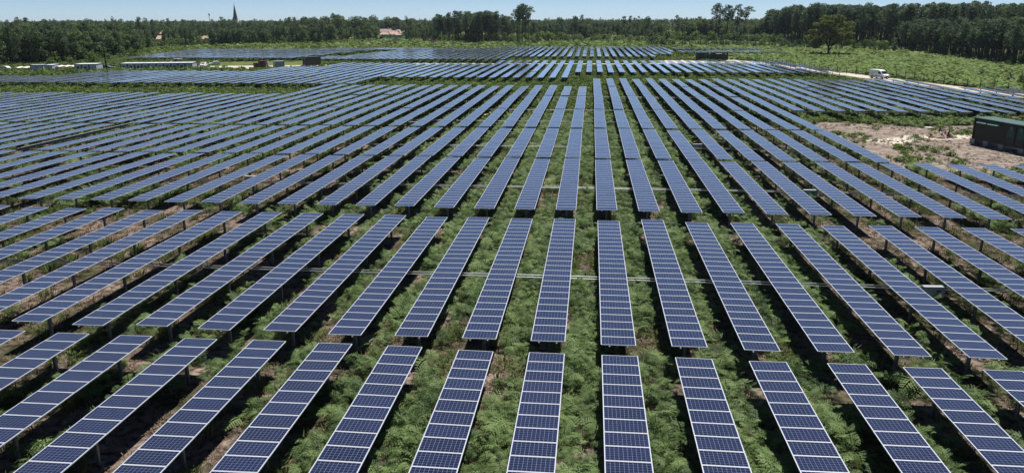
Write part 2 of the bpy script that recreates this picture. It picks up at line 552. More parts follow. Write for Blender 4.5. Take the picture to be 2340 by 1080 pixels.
def module_mb(mbx, y0):
    """one framed module lying from y0 to y0 + MOD_L, top at z = 0"""
    w = MOD_W / 2; a, b = y0 + 0.006, y0 + MOD_L - 0.006
    t = -0.038
    x0, x1 = -w + FR, w - FR; c, d = a + FR, b - FR
    mbx.poly([(x0, c, -GL), (x1, c, -GL), (x1, d, -GL), (x0, d, -GL)], M['cells'])
    for q in ([(-w, a, 0), (w, a, 0), (x1, c, 0), (x0, c, 0)], [(w, a, 0), (w, b, 0), (x1, d, 0), (x1, c, 0)],
              [(w, b, 0), (-w, b, 0), (x0, d, 0), (x1, d, 0)], [(-w, b, 0), (-w, a, 0), (x0, c, 0), (x0, d, 0)],
              [(-w, a, t), (w, a, t), (w, a, 0), (-w, a, 0)], [(w, a, t), (w, b, t), (w, b, 0), (w, a, 0)],
              [(w, b, t), (-w, b, t), (-w, b, 0), (w, b, 0)], [(-w, b, t), (-w, a, t), (-w, a, 0), (-w, b, 0)]):
        mbx.poly(q, M['alu'])
    mbx.poly([(-w, b, t), (w, b, t), (w, a, t), (-w, a, t)], M['backsheet'])
    # clamp that holds the frame of this module to the next
    for cx in (-0.42, 0.42):
        mbx.box((cx - 0.03, a - 0.014, 0.001), (cx + 0.03, a + 0.012, 0.006), M['alu'])


_m = MB(); module_mb(_m, 0.0); module_mesh = _m.mesh("solar_module")
trng = random.Random(5)
_m = MB()
for i in range(24):
    j0 = len(_m.v); module_mb(_m, i * MOD_L)
    ta, tb = trng.uniform(-.004, .004), trng.uniform(-.005, .005)
    _m.v[j0:] = [(p[0], p[1], p[2] + ta * (p[1] - i * MOD_L) + tb * p[0]) for p in _m.v[j0:]]
bed_mesh = _m.mesh("module_bed")
_m = MB(); _m.tube([(0, 0.35, -0.20), (0, LT - 0.35, -0.20)], 0.06, M['steel'], 8); tube_mesh = _m.mesh("torque_tube", True)
_m = MB()
_m.box((-0.03, -0.12, -0.10), (0.03, LT + 0.10, -0.042), M['steel'])
rail_mesh = _m.mesh("rail")
_m = MB()     # H-section pile
for a, b in (((-0.075, -0.06, -HT), (-0.06, 0.06, -0.20)), ((0.06, -0.06, -HT), (0.075, 0.06, -0.20)), ((-0.06, -0.008, -HT), (0.06, 0.008, -0.20))):
    _m.box(a, b, M['steel'])
post_mesh = _m.mesh("post")
_m = MB()     # bent drive arm below the tube
_m.tube([(0, 0, -0.22), (0.42, 0.02, -0.35), (0.48, 0.02, -0.75)], 0.035, M['steel_light'], 6)
arm_mesh = _m.mesh("drive_arm")
POST_Y = (1.6, 8.4, 15.0, 21.8)
ARM_Y = 11.6


def table_parts(root, detailed):
    if detailed:
        for i in range(24):
            o = put("solar_module", module_mesh, root); o.location = (0, i * MOD_L, 0); o.rotation_euler = (trng.uniform(-.004, .004), trng.uniform(-.005, .005), 0)
    else:
        put("module_bed", bed_mesh, root)
    put("torque_tube", tube_mesh, root)
    for x in (-0.42, 0.42):
        o = put("rail", rail_mesh, root); o.location = (x, 0, 0)
    for y in POST_Y:
        o = put("post", post_mesh, root); o.location = (0, y, 0)
    if detailed:
        o = put("drive_arm", arm_mesh, root); o.location = (0, ARM_Y, 0)


ROWS1 = [  # near y, first and last column
    (9.10, -12, 8), (33.64, -19, 11), (60.00, -28, 16), (84.30, -35, 9), (109.1, -44, 9), (132.45, -52, 23), (156.4, -19, 27), (179.3, 0, 23)]
cand = []
for r, (y, a, b) in enumerate(ROWS1):
    for c in range(a, b + 1):
        cand.append((0, r, c, X0 + c * PX + MOD_W / 2, y, 23.3))
# the blocks beyond the grass strip: own lattice
P2, X2 = 3.22, -4.45
for r, y in enumerate((182.6, 205.4, 228.0, 251.0, 274.0)):
    for i in range(-60, 26):
        x = X2 + i * P2
        ok = False
        if r == 0: ok = x < -56.5
        if r == 1: ok = x < -7.0 and x > -150
        if r == 2: ok = x < 72.6 and x > -103
        if r == 3: ok = x < 70.0 and x > -90
        if r == 4: ok = -34.0 < x < 67.5
        if ok:
            cand.append((1, r, i, x + MOD_W / 2, y, 22.0 if r < 4 else 18.0))
P3, X3 = 3.15, -0.4
for r, y in enumerate((301.5, 325.5, 350.0, 374.5, 399.0, 424.0)):
    for i in range(-75, 30):
        x = X3 + i * P3
        ok = False
        if r == 0: ok = -112 < x < -34
        if r == 1: ok = -106 < x < 26
        if r == 2: ok = (-102 < x < 37)
        if r == 3: ok = (-100 < x < 38)
        if r == 4: ok = (-146 < x < 39)
        if r == 5: ok = (-52 < x < 40)
        if ok:
            cand.append((2, r, i, x + MOD_W / 2, y, 23.0))
for r, y in enumerate((309.0, 334.0, 359.0, 384.0)):       # detached array on the far left
    for i in range(-80, -30):
        x = X3 + i * P3
        k = y - 309
        if -198 - 0.2 * k < x < -122 + 0.12 * k - (0 if r < 3 else 0):
            cand.append((3, r, i, x + MOD_W / 2, y, 23.0))
for r, (y, xa, xb) in enumerate(((366.0, 42, 90), (410.0, 43.5, 86))):
    x = xa
    i = 0
    while x < xb:
        cand.append((4, r, i, x + MOD_W / 2, y, 23.0 if r == 0 else 21.0)); x += 3.2; i += 1

vis = []
for t in cand:
    b, r, c, x, y, L_ = t
    pts = [pix((x + sx, max(y + sy, 14.0), HT)) for sx in (-0.82, 0.82) for sy in (0, L_)]
    u = [max(0, min(2340, p[0])) for p in pts]; v = [max(0, min(1080, p[1])) for p in pts]
    seg = []
    for k in range(9):
        yy = max(y + L_ * k / 8, 14.0)
        p0, p1 = pix((x - 0.82, yy, HT)), pix((x + 0.82, yy, HT))
        if p0[0] < 2340 and p1[0] > 0 and p0[1] < 1090:
            seg.append(min(p1[0], 2340) - max(p0[0], 0))
    if not seg:
        continue
    area = sum(seg) / len(seg) * (max(v) - min(v)) * len(seg) / 9
    vis.append((area, t))
vis.sort(key=lambda q: -q[0])
single, rest = vis[:300], vis[300:]
ROWN = ["front row", "second row", "third row", "fourth row", "fifth row", "sixth row", "seventh row", "eighth row"]
protos = {}
b2_rows = {}
for area, t in single:
    if t[0] != 0:
        b2_rows.setdefault((t[0], t[1]), []).append(t)
for k in b2_rows:
    b2_rows[k].sort(key=lambda t: -t[2])
TILT = (3, -21)                    # the one tracker standing on edge
for area, t in single:
    b, r, c, x, y, L_ = t
    det = b == 0 and r <= 3
    loc = (x + trng.uniform(-.03, .03), y + trng.uniform(-.08, .08), HT + trng.uniform(-0.035, 0.035))
    if det not in protos:
        root = empty("solar_table", loc); table_parts(root, det); protos[det] = root
    else:
        root = copy_tree(protos[det]); root.location = loc
        for ch in root.children:
            if ch.name.startswith("solar_module"):
                ch.rotation_euler = (trng.uniform(-.004, .004), trng.uniform(-.005, .005), 0)
    sl = trng.uniform(-0.003, 0.003) * (2.0 if r > 4 else 1.0)
    root.rotation_euler = (sl, trng.uniform(-0.012, 0.012), trng.uniform(-.0016, .0016))
    if b == 0:
        if c == 0: where = "in the upright column, "
        elif c < 0: where = f"{ordw(-c)} left of the upright column, "
        else: where = f"{ordw(c)} right of the upright column, "
        lab = f"flat blue solar table {where}{ROWN[r]} from the front"
        if (r, c) == TILT:
            root.rotation_euler = (0, R(-19), 0)
            lab = "solar table tipped on edge, showing its dark underside, among flat ones at left"
    else:
        n = b2_rows[(b, r)].index(t) + 1
        rn = {0: "low", 1: "middle", 2: "broad", 3: "upper", 4: "last"}[r]
        row_said = {0: "nearest far-left row", 1: "row stepping towards the grass strip", 2: "row right of the step", 3: "row behind the step", 4: "track-side row"}[r]
        lab = f"pale blue solar table beyond the grass strip, {ordw(n)} from right end, {row_said}"
    tag(root, lab, "solar table", "solar tables standing in rows")

# the rest of the field, too many and too small to tell apart: one object
_m = MB()
bv = np.array([v.co[:] for v in bed_mesh.vertices]); bf = [tuple(p.vertices) for p in bed_mesh.polygons]; bmi = [p.material_index for p in bed_mesh.polygons]
slab = MB()
for i in range(24):
    w = MOD_W / 2; a, b_ = i * MOD_L, (i + 1) * MOD_L
    slab.poly([(-w + .03, a + .03, 0), (w - .03, a + .03, 0), (w - .03, b_ - .03, 0), (-w + .03, b_ - .03, 0)], M['cells'])
for area, t in rest:
    b, r, c, x, y, L_ = t
    k = L_ / LT
    sl = trng.uniform(-0.004, 0.004); z0 = HT + trng.uniform(-0.05, 0.05)
    w = MOD_W / 2
    y1 = y + L_
    zz = lambda yy: z0 + sl * (yy - y - L_ / 2)
    _m.poly([(x - w, y, zz(y)), (x + w, y, zz(y)), (x + w, y1, zz(y1)), (x - w, y1, zz(y1))], M['cells'])
    _m.poly([(x - w, y1, zz(y1) - .05), (x + w, y1, zz(y1) - .05), (x + w, y, zz(y) - .05), (x - w, y, zz(y) - .05)], M['backsheet'])
    for p, q in (((x - w, y), (x + w, y)), ((x + w, y), (x + w, y1)), ((x + w, y1), (x - w, y1)), ((x - w, y1), (x - w, y))):
        _m.poly([(*p, zz(p[1]) - .05), (*q, zz(q[1]) - .05), (*q, zz(q[1])), (*p, zz(p[1]))], M['alu'])
    for py in POST_Y:
        _m.box((x - .06, y + py * k - .06, 0), (x + .06, y + py * k + .06, zz(y + py * k) - .06), M['steel'])
tag(_m.build("solar_table_field"), "distant pale solar tables massed in rows towards the forest edge", "solar tables", None, "stuff")

# pairs of drive rods that link a row of tables together
RODS = [(0, 20.7, -9, 6), (1, 45.2, -15, 9), (2, 71.6, -20, 14), (3, 95.9, -25, 9), (4, 120.7, -30, 9), (5, 136.5, -38, 19), (6, 160.5, -19, 21), (7, 183.0, 0, 19)]
for r, y, a, b in RODS:
    _m = MB()
    for k, (dy, dz) in enumerate(((-0.16, 0.0), (0.16, 0.04))):
        _m.tube([(X0 + a * PX, y + dy, 0.92 + dz), (X0 + (b + .5) * PX, y + dy, 0.92 + dz)], 0.04 if r < 4 else 0.03, M['steel_light'] if r < 3 else M['steel'], 8)
    tag(_m.build("drive_rod", None, True), f"pair of silver drive rods running crosswise under the {ROWN[r]} of tables", "rod", "crosswise drive rods")

# ------------------------------------------------------------------ combiner boxes under the tables
def combiner(loc, rz, lab):
    e = empty("combiner_box", loc, rz, lab, "electric box", "grey electric boxes under the tables")
    m = MB(); m.box((-0.62, -0.18, 0.75), (0.62, 0.18, 1.42), M['box']); m.build("cabinet", e, False, 0.02)
    m = MB(); m.box((0.10, -0.215, 1.12), (0.34, -0.182, 1.20), M['plastic']); m.build("handle", e)
    for x in (-0.5, 0.5):
        m = MB(); m.box((x - 0.04, -0.04, 0), (x + 0.04, 0.04, 0.748), M['steel']); m.build("post", e)
    m = MB(); m.tube([(0.2, 0, 0.748), (0.22, 0.02, 0.4), (0.2, 0.05, 0.0)], 0.03, M['rust'], 6); m.build("conduit", e)


combiner((X0 + 6 * PX - 0.55, 44.2, 0), R(3), "pale grey electric box on posts beside the second row's drive rods, at right")
combiner((X0 + 6 * PX - 0.55, 70.4, 0), R(2), "grey electric box on posts under the third row, near the right")
combiner((X0 - 9 * PX + 2.4, 115.0, 0), R(-4), "small grey electric box under the fifth row, left of centre")
combiner((X0 + 4 * PX - 0.55, 96.5, 0), R(2), "grey electric box half hidden under the fourth row, right of centre")
combiner((X0 - 11 * PX + 2.2, 72.2, 0), R(2), "grey electric box in shade under the third row, left part")

# ------------------------------------------------------------------ dark green transformer containers
def station(name, origin, rz, L_, W_, H_, z0, lab, cat, hoods=True, vents=True, blocks=True):
    e = empty(name, origin, rz, lab, cat)
    m = MB()
    n = int(L_ / 0.28)
    for fx in range(n):                      # corrugated long side
        a, b = fx * L_ / n, (fx + 1) * L_ / n
        q = (b - a) / 4
        d = 0.035
        pr = [(a, 0.0), (a + q, 0.0), (a + 1.5 * q, d), (a + 3 * q, d), (b - .5 * q, 0.0), (b, 0.0)]
        for (xa, ya), (xb, yb) in zip(pr, pr[1:]):
            m.poly([(xa, ya, z0), (xb, yb, z0), (xb, yb, z0 + H_ - .16), (xa, ya, z0 + H_ - .16)], M['dgreen'])
    for xx, nn in ((0.0, -1), (L_, 1)):
        m.poly([(xx, 0, z0), (xx, W_, z0), (xx, W_, z0 + H_ - .16), (xx, 0, z0 + H_ - .16)], M['dgreen'])
    m.poly([(0, W_, z0), (L_, W_, z0), (L_, W_, z0 + H_ - .16), (0, W_, z0 + H_ - .16)], M['dgreen'])
    m.poly([(0, 0, z0), (0, W_, z0), (L_, W_, z0), (L_, 0, z0)], M['dgreen'])
    m.build("shell", e)
    m = MB()
    n = int(L_ / 0.22)
    for i in range(n):                       # ribbed roof sheet
        a, b = -0.12 + i * (L_ + .24) / n, -0.12 + (i + 1) * (L_ + .24) / n
        mid = (a + b) / 2
        m.prism([(-0.18, z0 + H_ - .13), (W_ + .15, z0 + H_ - .13), (W_ + .15, z0 + H_ - .05), (-0.18, z0 + H_ - .05)], a, a + (b - a) * .55, M['rgreen'])
        m.prism([(-0.16, z0 + H_ - .13), (W_ + .13, z0 + H_ - .13), (W_ + .13, z0 + H_ - .09), (-0.16, z0 + H_ - .09)], a + (b - a) * .55, b, M['rgreen'])
    m.build("roof", e)
    m = MB()
    for x in (0.0, L_):
        for yv in (-0.02, W_ + .02):
            m.box((x - 0.07, yv - 0.05, z0 - .02), (x + 0.07, yv + .05, z0 + H_ - .14), M['dgreen'])
    m.box((-.07, -.06, z0 - .15), (L_ + .07, .06, z0 - .001), M['dgreen'])
    m.build("corner_frame", e)
    if hoods:
        for hx in hoods:
            m = MB(); w = hx[1]
            m.prism([(-0.03, z0 + H_ - .42), (-0.42, z0 + H_ - .66), (-0.42, z0 + H_ - .70), (-0.03, z0 + H_ - .74)], hx[0], hx[0] + w, M['hood'])
            m.build("vent_hood", e)
    if vents:
        for vx in vents:
            m = MB(); m.box((vx, -0.06, z0 + .12), (vx + 1.35, -0.004, z0 + H_ - .45), M['dgreen']); d_ = m.build("door", e)
            m = MB()
            for k in range(7):
                m.box((vx + .12, -0.10, z0 + .9 + k * .13), (vx + 1.22, -0.062, z0 + .96 + k * .13), M['vgreen'])
            m.build("louvre", d_)
            m = MB()
            m.tube([(vx + .68, -0.075, z0 + 2.05), (vx + .68, -0.11, z0 + 2.05)], 0.33, M['vgreen'], 16); m.build("fan_vent", d_)
    if blocks:
        for bx in blocks:
            m = MB(); m.box((bx, .1, 0), (bx + .9, W_ - .1, z0 - .151), M['steel']); m.build("support_block", e, False, 0.02)
    return e


A = at(2222, 314, 0.85); B = at(2345, 339.5, 0.85)
ang = math.atan2(B.y - A.y, B.x - A.x)
station("transformer_container", (A.x, A.y, 0), ang, 12.2, 2.6, 2.80, 0.85, "big dark green transformer container on blocks at the bare clearing's edge", "container",
        hoods=((0.75, 1.75), (2.75, 1.85)), vents=(6.0, 7.6, 9.4), blocks=(-0.55, 1.9, 4.6, 8.0, 11.0))
A = at(1594, 138.5, 0); B = at(1662, 137.2, 0)
st = station("transformer_container", (A.x, A.y, 0), math.atan2(B.y - A.y, B.x - A.x) * 0.4, 12.6, 2.6, 3.0, 0.3,
             "long dark green transformer container on the far track, before the white-lit tables", "container",
             hoods=((7.3, 2.6),), vents=(2.6, 4.2), blocks=(0.4, 5.6, 10.6))
m = MB(); m.box((4.45, -.08, 2.5), (5.1, -.012, 3.0), M['white']); m.build("sign_plate", st)
m = MB(); m.box((11.1, -.06, 2.35), (11.9, -.012, 2.75), M['box']); m.build("vent_panel", st)
A = at(700, 150.5, 0); B = at(717, 147.5, 0)
st = station("transformer_container", (A.x, A.y, 0), R(48), 6.1, 2.6, 3.1, 0.2, "cube-like dark green container with two pale round vents, by the sandy camp", "container",
             hoods=None, vents=None, blocks=(0.3, 4.8))
for k in (0.55, 1.75):
    m = MB(); m.box((-0.10, k, 2.4), (-0.012, k + .55, 2.85), M['hood']); m.build("end_vent", st)

# pale equipment boxes, tanks and containers of the camp
def kiosk(loc, rz, w, d, h, mat, mat2, lab, cat, name):
    e = empty(name, loc, rz, lab, cat)
    m = MB(); m.box((0, 0, .15), (w, d, h), mat); m.build("shell", e, False, 0.03)
    m = MB(); m.box((-.08, -.08, h + .003), (w + .08, d + .08, h + .16), mat2); m.build("roof", e, False, 0.02)
    m = MB(); m.box((.15, -.06, .3), (w * .48, -.004, h - .25), mat2); m.build("door", e)
    m = MB(); m.box((w * .52, -.06, .3), (w - .15, -.004, h - .25), mat2); m.build("door", e)
    m = MB(); m.box((-.15, -.15, 0), (w + .15, d + .15, .147), M['concrete']); m.build("plinth", e)


p = at(629, 156.5); kiosk((p.x, p.y, 0), R(38), 3.4, 2.6, 2.3, M['concrete'], M['box'], "square pale grey substation kiosk on sand left of the green cube container", "kiosk", "substation_kiosk")
p = at(581, 150); 


def crate_container(p, rz, L_, W_, H_, mat, lab):
    e = empty("storage_container", (p.x, p.y, 0), rz, lab, "container")
    m = MB()
    n = int(L_ / .3)
    for i in range(n):
        a = i * L_ / n; b = (i + 1) * L_ / n; q = (a + b) / 2
        for yy, s_ in ((0, -1), (W_, 1)):
            m.poly([(a, yy, .1), (q, yy, .1), (q, yy, H_), (a, yy, H_)], mat)
            m.poly([(q, yy - .04 * s_, .1), (b, yy - .04 * s_, .1), (b, yy - .04 * s_, H_), (q, yy - .04 * s_, H_)], mat)
    m.poly([(0, 0, H_), (L_, 0, H_), (L_, W_, H_), (0, W_, H_)], mat)
    m.poly([(0, 0, .1), (0, W_, .1), (0, W_, H_), (0, 0, H_)], mat); m.poly([(L_, 0, .1), (L_, W_, .1), (L_, W_, H_), (L_, 0, H_)], mat)
    m.build("shell", e)
    m = MB()
    for x in (0, L_):
        for yy in (0, W_):
            m.box((x - .08, yy - .08, 0), (x + .08, yy + .08, H_ + .03), M['navy'])
    m.build("corner_frame", e)
    m = MB(); m.box((L_ * .25, -.10, .15), (L_ * .6, -.05, H_ - .2), M['plastic']); m.build("door", e)


crate_container(at(580, 156), R(8), 2.8, 2.4, 1.8, M['rust'], "low red-brown storage container left of the silver tank")
crate_container(at(592, 156.5), R(12), 2.4, 2.4, 2.6, M['rust'], "taller red and dark storage container beside the silver tank")
crate_container(at(603.5, 155.5), R(10), 1.2, 2.0, 2.7, M['dgreen'], "narrow dark green storage container touching the silver tank")
p = at(610, 155); e = empty("storage_tank", (p.x, p.y, 0), 0, "upright silver storage tank between the storage containers and grey kiosk", "tank")
m = MB(); m.tube([(0, 0, .2), (0, 0, 2.3), (0, 0, 2.5)], [.7, .7, .25], M['steel_light'], 14); m.build("shell", e, True)
m = MB(); m.box((-.6, -.6, 0), (.6, .6, .197), M['concrete']); m.build("plinth", e)

# ------------------------------------------------------------------ site cabins
def cabin(loc, rz, w, d, h, lab, window=True, grp="site cabins in a row", trim=True):
    e = empty("site_cabin", loc, rz, lab, "cabin", grp)
    m = MB(); m.box((0.06, 0.03, .2), (w - 0.06, d, h), M['cabin']); m.build("shell", e)
    m = MB()
    for x in (0.0, w - .18):
        m.box((x, -.03, 0), (x + .18, .027, h), M['navy']); m.box((x + .05, d - .1, 0), (x + .13, d + .03, h), M['navy'])
    m.box((0.0, -.03, h + .001), (w, d + .03, h + .22), M['navy'])
    m.box((.181, -.03, 0), (w - .181, .027, .2), M['navy'])
    m.build("corner_frame", e)
    m = MB(); m.box((.1, .1, h + .223), (w - .1, d - .1, h + .27), M['white']); m.build("roof", e)
    if window:
        m = MB(); m.box((w * .26, -.035, 1.0), (w * .74, .026, 2.1), M['white']); f = m.build("window", e)
        m = MB(); m.box((w * .32, -.06, 1.08), (w * .68, -.038, 2.02), M['glass']); m.build("pane", f)
    else:
        m = MB(); m.box((w * .4, -.03, .25), (w * .58, .026, 2.15), M['box']); m.build("door", e)


A, B = at(276, 165.0), at(441, 163.2)
dv = (B - A); n = 10; az = math.atan2(dv.y, dv.x)
for i in range(n):
    p = A.lerp(B, i / n)
    lab = f"grey-white site cabin with a navy frame, {ordw(i + 1)} from the left in the long row"
    cabin((p.x, p.y, 0), az, dv.length / n - .02, 6.0, 2.55, lab, window=(i not in (4,)), grp="long row of site cabins")
A, B = at(172, 166.6), at(222, 166); dv = B - A; az = math.atan2(dv.y, dv.x)
for i in range(3):
    p = A.lerp(B, i / 3)
    cabin((p.x, p.y, 0), az, dv.length / 3 - .02, 6.0, 2.5, f"grey-white site cabin by the utility pole, {ordw(i + 1)} from the left of three", window=(i < 2), grp="three site cabins by the utility pole")
A, B = at(71, 168.3), at(101, 168); az = math.atan2((B - A).y, (B - A).x)
cabin((A.x, A.y, 0), az, (B - A).length, 2.5, 2.5, "wide windowless grey site cabin at left of the camp", False, "two plain site cabins at the left")
A, B = at(104, 168), at(121, 167.8); az = math.atan2((B - A).y, (B - A).x)
cabin((A.x, A.y, 0), az, (B - A).length, 6.0, 2.4, "narrow plain site cabin with a sunlit white end wall", False, "two plain site cabins at the left")

# open stores with pale covers
def store(p, rz, w, d, h, lab):
    e = empty("material_store", (p.x, p.y, 0), rz, lab, "store")
    for x in (0.05, w / 2, w - .05):
        for y in (0.05, d - .05):
            m = MB(); m.box((x - .05, y - .05, 0), (x + .05, y + .05, h), M['timber']); m.build("post", e)
    m = MB()
    k = 9
    for i in range(k):
        a, b = -.2 + i * (w + .4) / k, -.2 + (i + 1) * (w + .4) / k
        za, zb = h + .02 + .12 * math.sin(i * 1.9), h + .02 + .12 * math.sin((i + 1) * 1.9)
        m.poly([(a, -.25, za + .1), (b, -.25, zb + .1), (b, d + .2, zb + .3), (a, d + .2, za + .3)], M['tarp'])
        m.poly([(a, -.25, za - .12), (b, -.25, zb - .12), (b, -.25, zb + .1), (a, -.25, za + .1)], M['tarp'])
    m.build("cover", e)
    m = MB()
    for i in range(5):
        m.box((.2 + i * (w - .4) / 5, .4, 0), (.2 + (i + .8) * (w - .4) / 5, d - .3, h * (.45 + .1 * (i % 3))), M['timber'])
    m.build("stacked_timber", e)


store(at(131, 166.5), R(12), 5.2, 3.0, 1.9, "open store under a pale cover between the cabin groups")
store(at(36, 166.5), R(10), 5.6, 3.0, 1.5, "low open store with dark stacked timber left of the cabins")
p = at(-2, 167); m = MB()
w = MB(); w.box((0, 0, 0), (6.4, .25, .9), M['concrete']); o = w.build("barrier_wall", None, False, .03); o.location = (p.x, p.y, 0); o.rotation_euler = (0, 0, R(8))
tag(o, "low white concrete barrier wall at the far left of the camp", "wall")

# ------------------------------------------------------------------ vehicles
def wheel(parent, x, y, r=.34, w=.22):
    m = MB()
    n = 16
    k = [(r, -w / 2), (r, w / 2)]
    m.tube([(x, y - w / 2, r), (x, y + w / 2, r)], r, M['rubber'], n); t = m.build("wheel", parent)
    m = MB(); m.tube([(x, y - w / 2 - .012, r), (x, y + w / 2 + .012, r)], r * .6, M['steel_light'], 12); m.build("rim", t)


def loft(prof_sections, mat, name, parent, bevel=.05):
    """sections: list of (y, profile[(x,z)]) with equal counts -> closed body"""
    m = MB(); k = m.mi(mat)
    n = len(prof_sections[0][1])
    for y, pr in prof_sections:
        m.v += [(x, y, z) for x, z in pr]
    for s in range(len(prof_sections) - 1):
        for j in range(n):
            a = s * n + j; b = s * n + (j + 1) % n
            m.f.append((a, b, b + n, a + n)); m.m.append(k)
    m.f.append(tuple(reversed(range(n)))); m.m.append(k)
    m.f.append(tuple(range((len(prof_sections) - 1) * n, len(prof_sections) * n))); m.m.append(k)
    return m.build(name, parent, False, bevel)


def car(loc, rz, lab, paint, van=False):
    e = empty("parked_car", loc, rz, lab, "van" if van else "car", "vehicles at the camp")
    if van:
        low = [(-2.3, .3), (2.3, .3), (2.42, .75), (2.2, 1.05), (1.45, 1.2), (.95, 1.95), (.7, 2.05), (-2.25, 2.05), (-2.35, 1.2)]
    else:
        low = [(-2.05, .3), (2.05, .3), (2.15, .6), (2.0, .82), (1.0, .95), (.3, 1.42), (-.2, 1.5), (-1.2, 1.48), (-1.95, 1.0)]
    sec = []
    for y, s_, tz in ((-.86, .96, .0), (-.8, 1, .02), (.8, 1, .02), (.86, .96, .0)):
        sec.append((y if True else y, [(x * s_, z if z < 1.1 else z + tz) for x, z in low]))
    loft(sec, paint, "body", e, .06)
    m = MB()
    zt = 1.95 if van else 1.40
    xa, za, xb, zb = (1.42, 1.28, .98, 1.9) if van else (.98, 1.0, .36, 1.40)
    m.poly([(xa + .02, -.68, za), (xa + .02, .68, za), (xb + .02, .58, zb), (xb + .02, -.58, zb)], M['glass'])
    o = m.build("windscreen", e); sol = o.modifiers.new("s", 'SOLIDIFY'); sol.thickness = .03; sol.offset = 1
    for sy in (-1, 1):
        m = MB(); yy = sy * .87
        q = [(.8, 1.25), (.85, 1.25), (.6, 1.85), (-.3, 1.85), (-.3, 1.25)] if van else [(.72, 1.0), (.25, 1.36), (-1.1, 1.36), (-1.6, 1.02)]
        if sy < 0:
            m.poly([(x, yy, z) for x, z in q], M['glass'])
        else:
            m.poly([(x, yy, z) for x, z in reversed(q)], M['glass'])
        m.build("side_window", e)
        m = MB(); xh = 2.3 if van else 2.02
        m.box((xh - .1, sy * .62 - .15, .62), (xh + .1, sy * .62 + .15, .8), M['lamp']); m.build("headlight", e)
        for wx in ((-1.45, 1.5) if van else (-1.3, 1.32)):
            wheel(e, wx, sy * .78)
    m = MB(); xh = 2.4 if van else 2.13
    m.box((xh - .08, -.7, .34), (xh + .06, .7, .52), M['plastic']); m.build("bumper", e)
    return e


p = at(466, 152.3); car((p.x, p.y, 0), R(-80), "white car parked at the right end of the long cabin row", M['white'])
p = at(491, 149.5); car((p.x, p.y, 0), R(-140), "white car standing apart on the track right of the cabins", M['white'])
p = at(404, 146.5); car((p.x, p.y, 0), R(-150), "beige van parked behind the long row of cabins", M['beige'], True)
p = at(10, 161.5); car((p.x, p.y, 0), R(185), "white car behind the low barrier at the far left", M['white'])
p = at(243, 160); car((p.x, p.y, 0), R(178), "dark car parked beside the cabins by the utility pole", M['navy'])

# delivery van on the service track
p = at(2009, 180)
e = empty("delivery_van", (p.x, p.y, 0), R(-62), "white high-roof delivery van driving on the sandy track at right", "van")
van_prof = [(-2.75, .32), (2.55, .32), (2.72, .62), (2.66, .95), (2.45, 1.18), (1.72, 1.38), (1.05, 2.18), (.55, 2.44), (-.4, 2.5), (-2.6, 2.48), (-2.78, 2.2)]
sec = []
for y, s_, dz in ((-1.0, .97, -.10), (-.92, 1, 0), (.92, 1, 0), (1.0, .97, -.10)):
    sec.append((y, [(x * s_, z + (dz if z > 2.1 else 0)) for x, z in van_prof]))
loft(sec, M['white'], "body", e, .08)
m = MB(); m.poly([(1.76, -.85, 1.44), (1.76, .85, 1.44), (1.14, .74, 2.14), (1.14, -.74, 2.14)], M['glass']); o = m.build("windscreen", e)
so = o.modifiers.new("s", 'SOLIDIFY'); so.thickness = .03; so.offset = 1
for sy in (-1, 1):
    yy = sy * 1.006
    q = [(1.35, 1.4), (1.0, 1.98), (.35, 2.02), (.35, 1.4)]
    m = MB(); m.poly([(x, yy, z) for x, z in (q if sy < 0 else q[::-1])], M['glass']); m.build("side_window", e)
    m = MB(); m.box((2.48, sy * .72 - .17, .86), (2.70, sy * .72 + .17, 1.08), M['lamp']); m.build("headlight", e)
    m = MB(); m.box((1.2, sy * 1.12 - .1, 1.4), (1.35, sy * 1.12 + .1, 1.75), M['plastic']); m.build("mirror", e)
    m = MB(); m.box((-2.2, sy * 1.005 - .012, .75), (1.6, sy * 1.005 + .012, .88), M['plastic']); m.build("rub_strip", e)
    m = MB(); m.box((-2.3, sy * 1.01 - .01, 1.35), (-1.2, sy * 1.01 + .01, 1.5), M['box']); m.build("side_panel", e)
    for wx in (-1.75, 1.8):
        wheel(e, wx, sy * .93, .36, .24)
m = MB(); m.box((2.62, -.62, .62), (2.745, .62, .86), M['plastic']); m.build("grille", e)
m = MB(); m.box((2.5, -.98, .30), (2.80, .98, .58), M['plastic']); m.build("bumper", e, False, .04)
m = MB(); m.box((2.803, -.26, .38), (2.815, .26, .49), M['white']); m.build("number_plate", e)

# ------------------------------------------------------------------ pole, mast, fence
p = at(244.5, 165)
e = empty("utility_pole", (p.x, p.y, 0), R(10), "slim dark utility pole with a crossarm rising in front of the camp", "pole")
m = MB(); m.tube([(0, 0, 0), (0, 0, 10.6)], [.24, .16], M['bark2'], 8); m.build("pole", e, True)
m = MB(); m.box((-.9, -.06, 10.05), (.9, .06, 10.2), M['bark2']); m.build("crossarm", e)
for x in (-.8, 0.35, .8):
    m = MB(); m.tube([(x, 0, 10.203), (x, 0, 10.5)], .05, M['glass'], 8); m.build("insulator", e)
d = dirn(479); p = d * 1250
e = empty("water_mast", (p.x, p.y, 0), 0, "thin pale mast poking above the treeline left of the church spire", "mast")
m = MB(); m.tube([(0, 0, 0), (0, 0, 23.5)], .55, M['stone'], 10); m.build("shaft", e, True)
m = MB(); m.tube([(0, 0, 23.5), (0, 0, 26.5)], 1.1, M['stone'], 12); m.build("head", e, True)

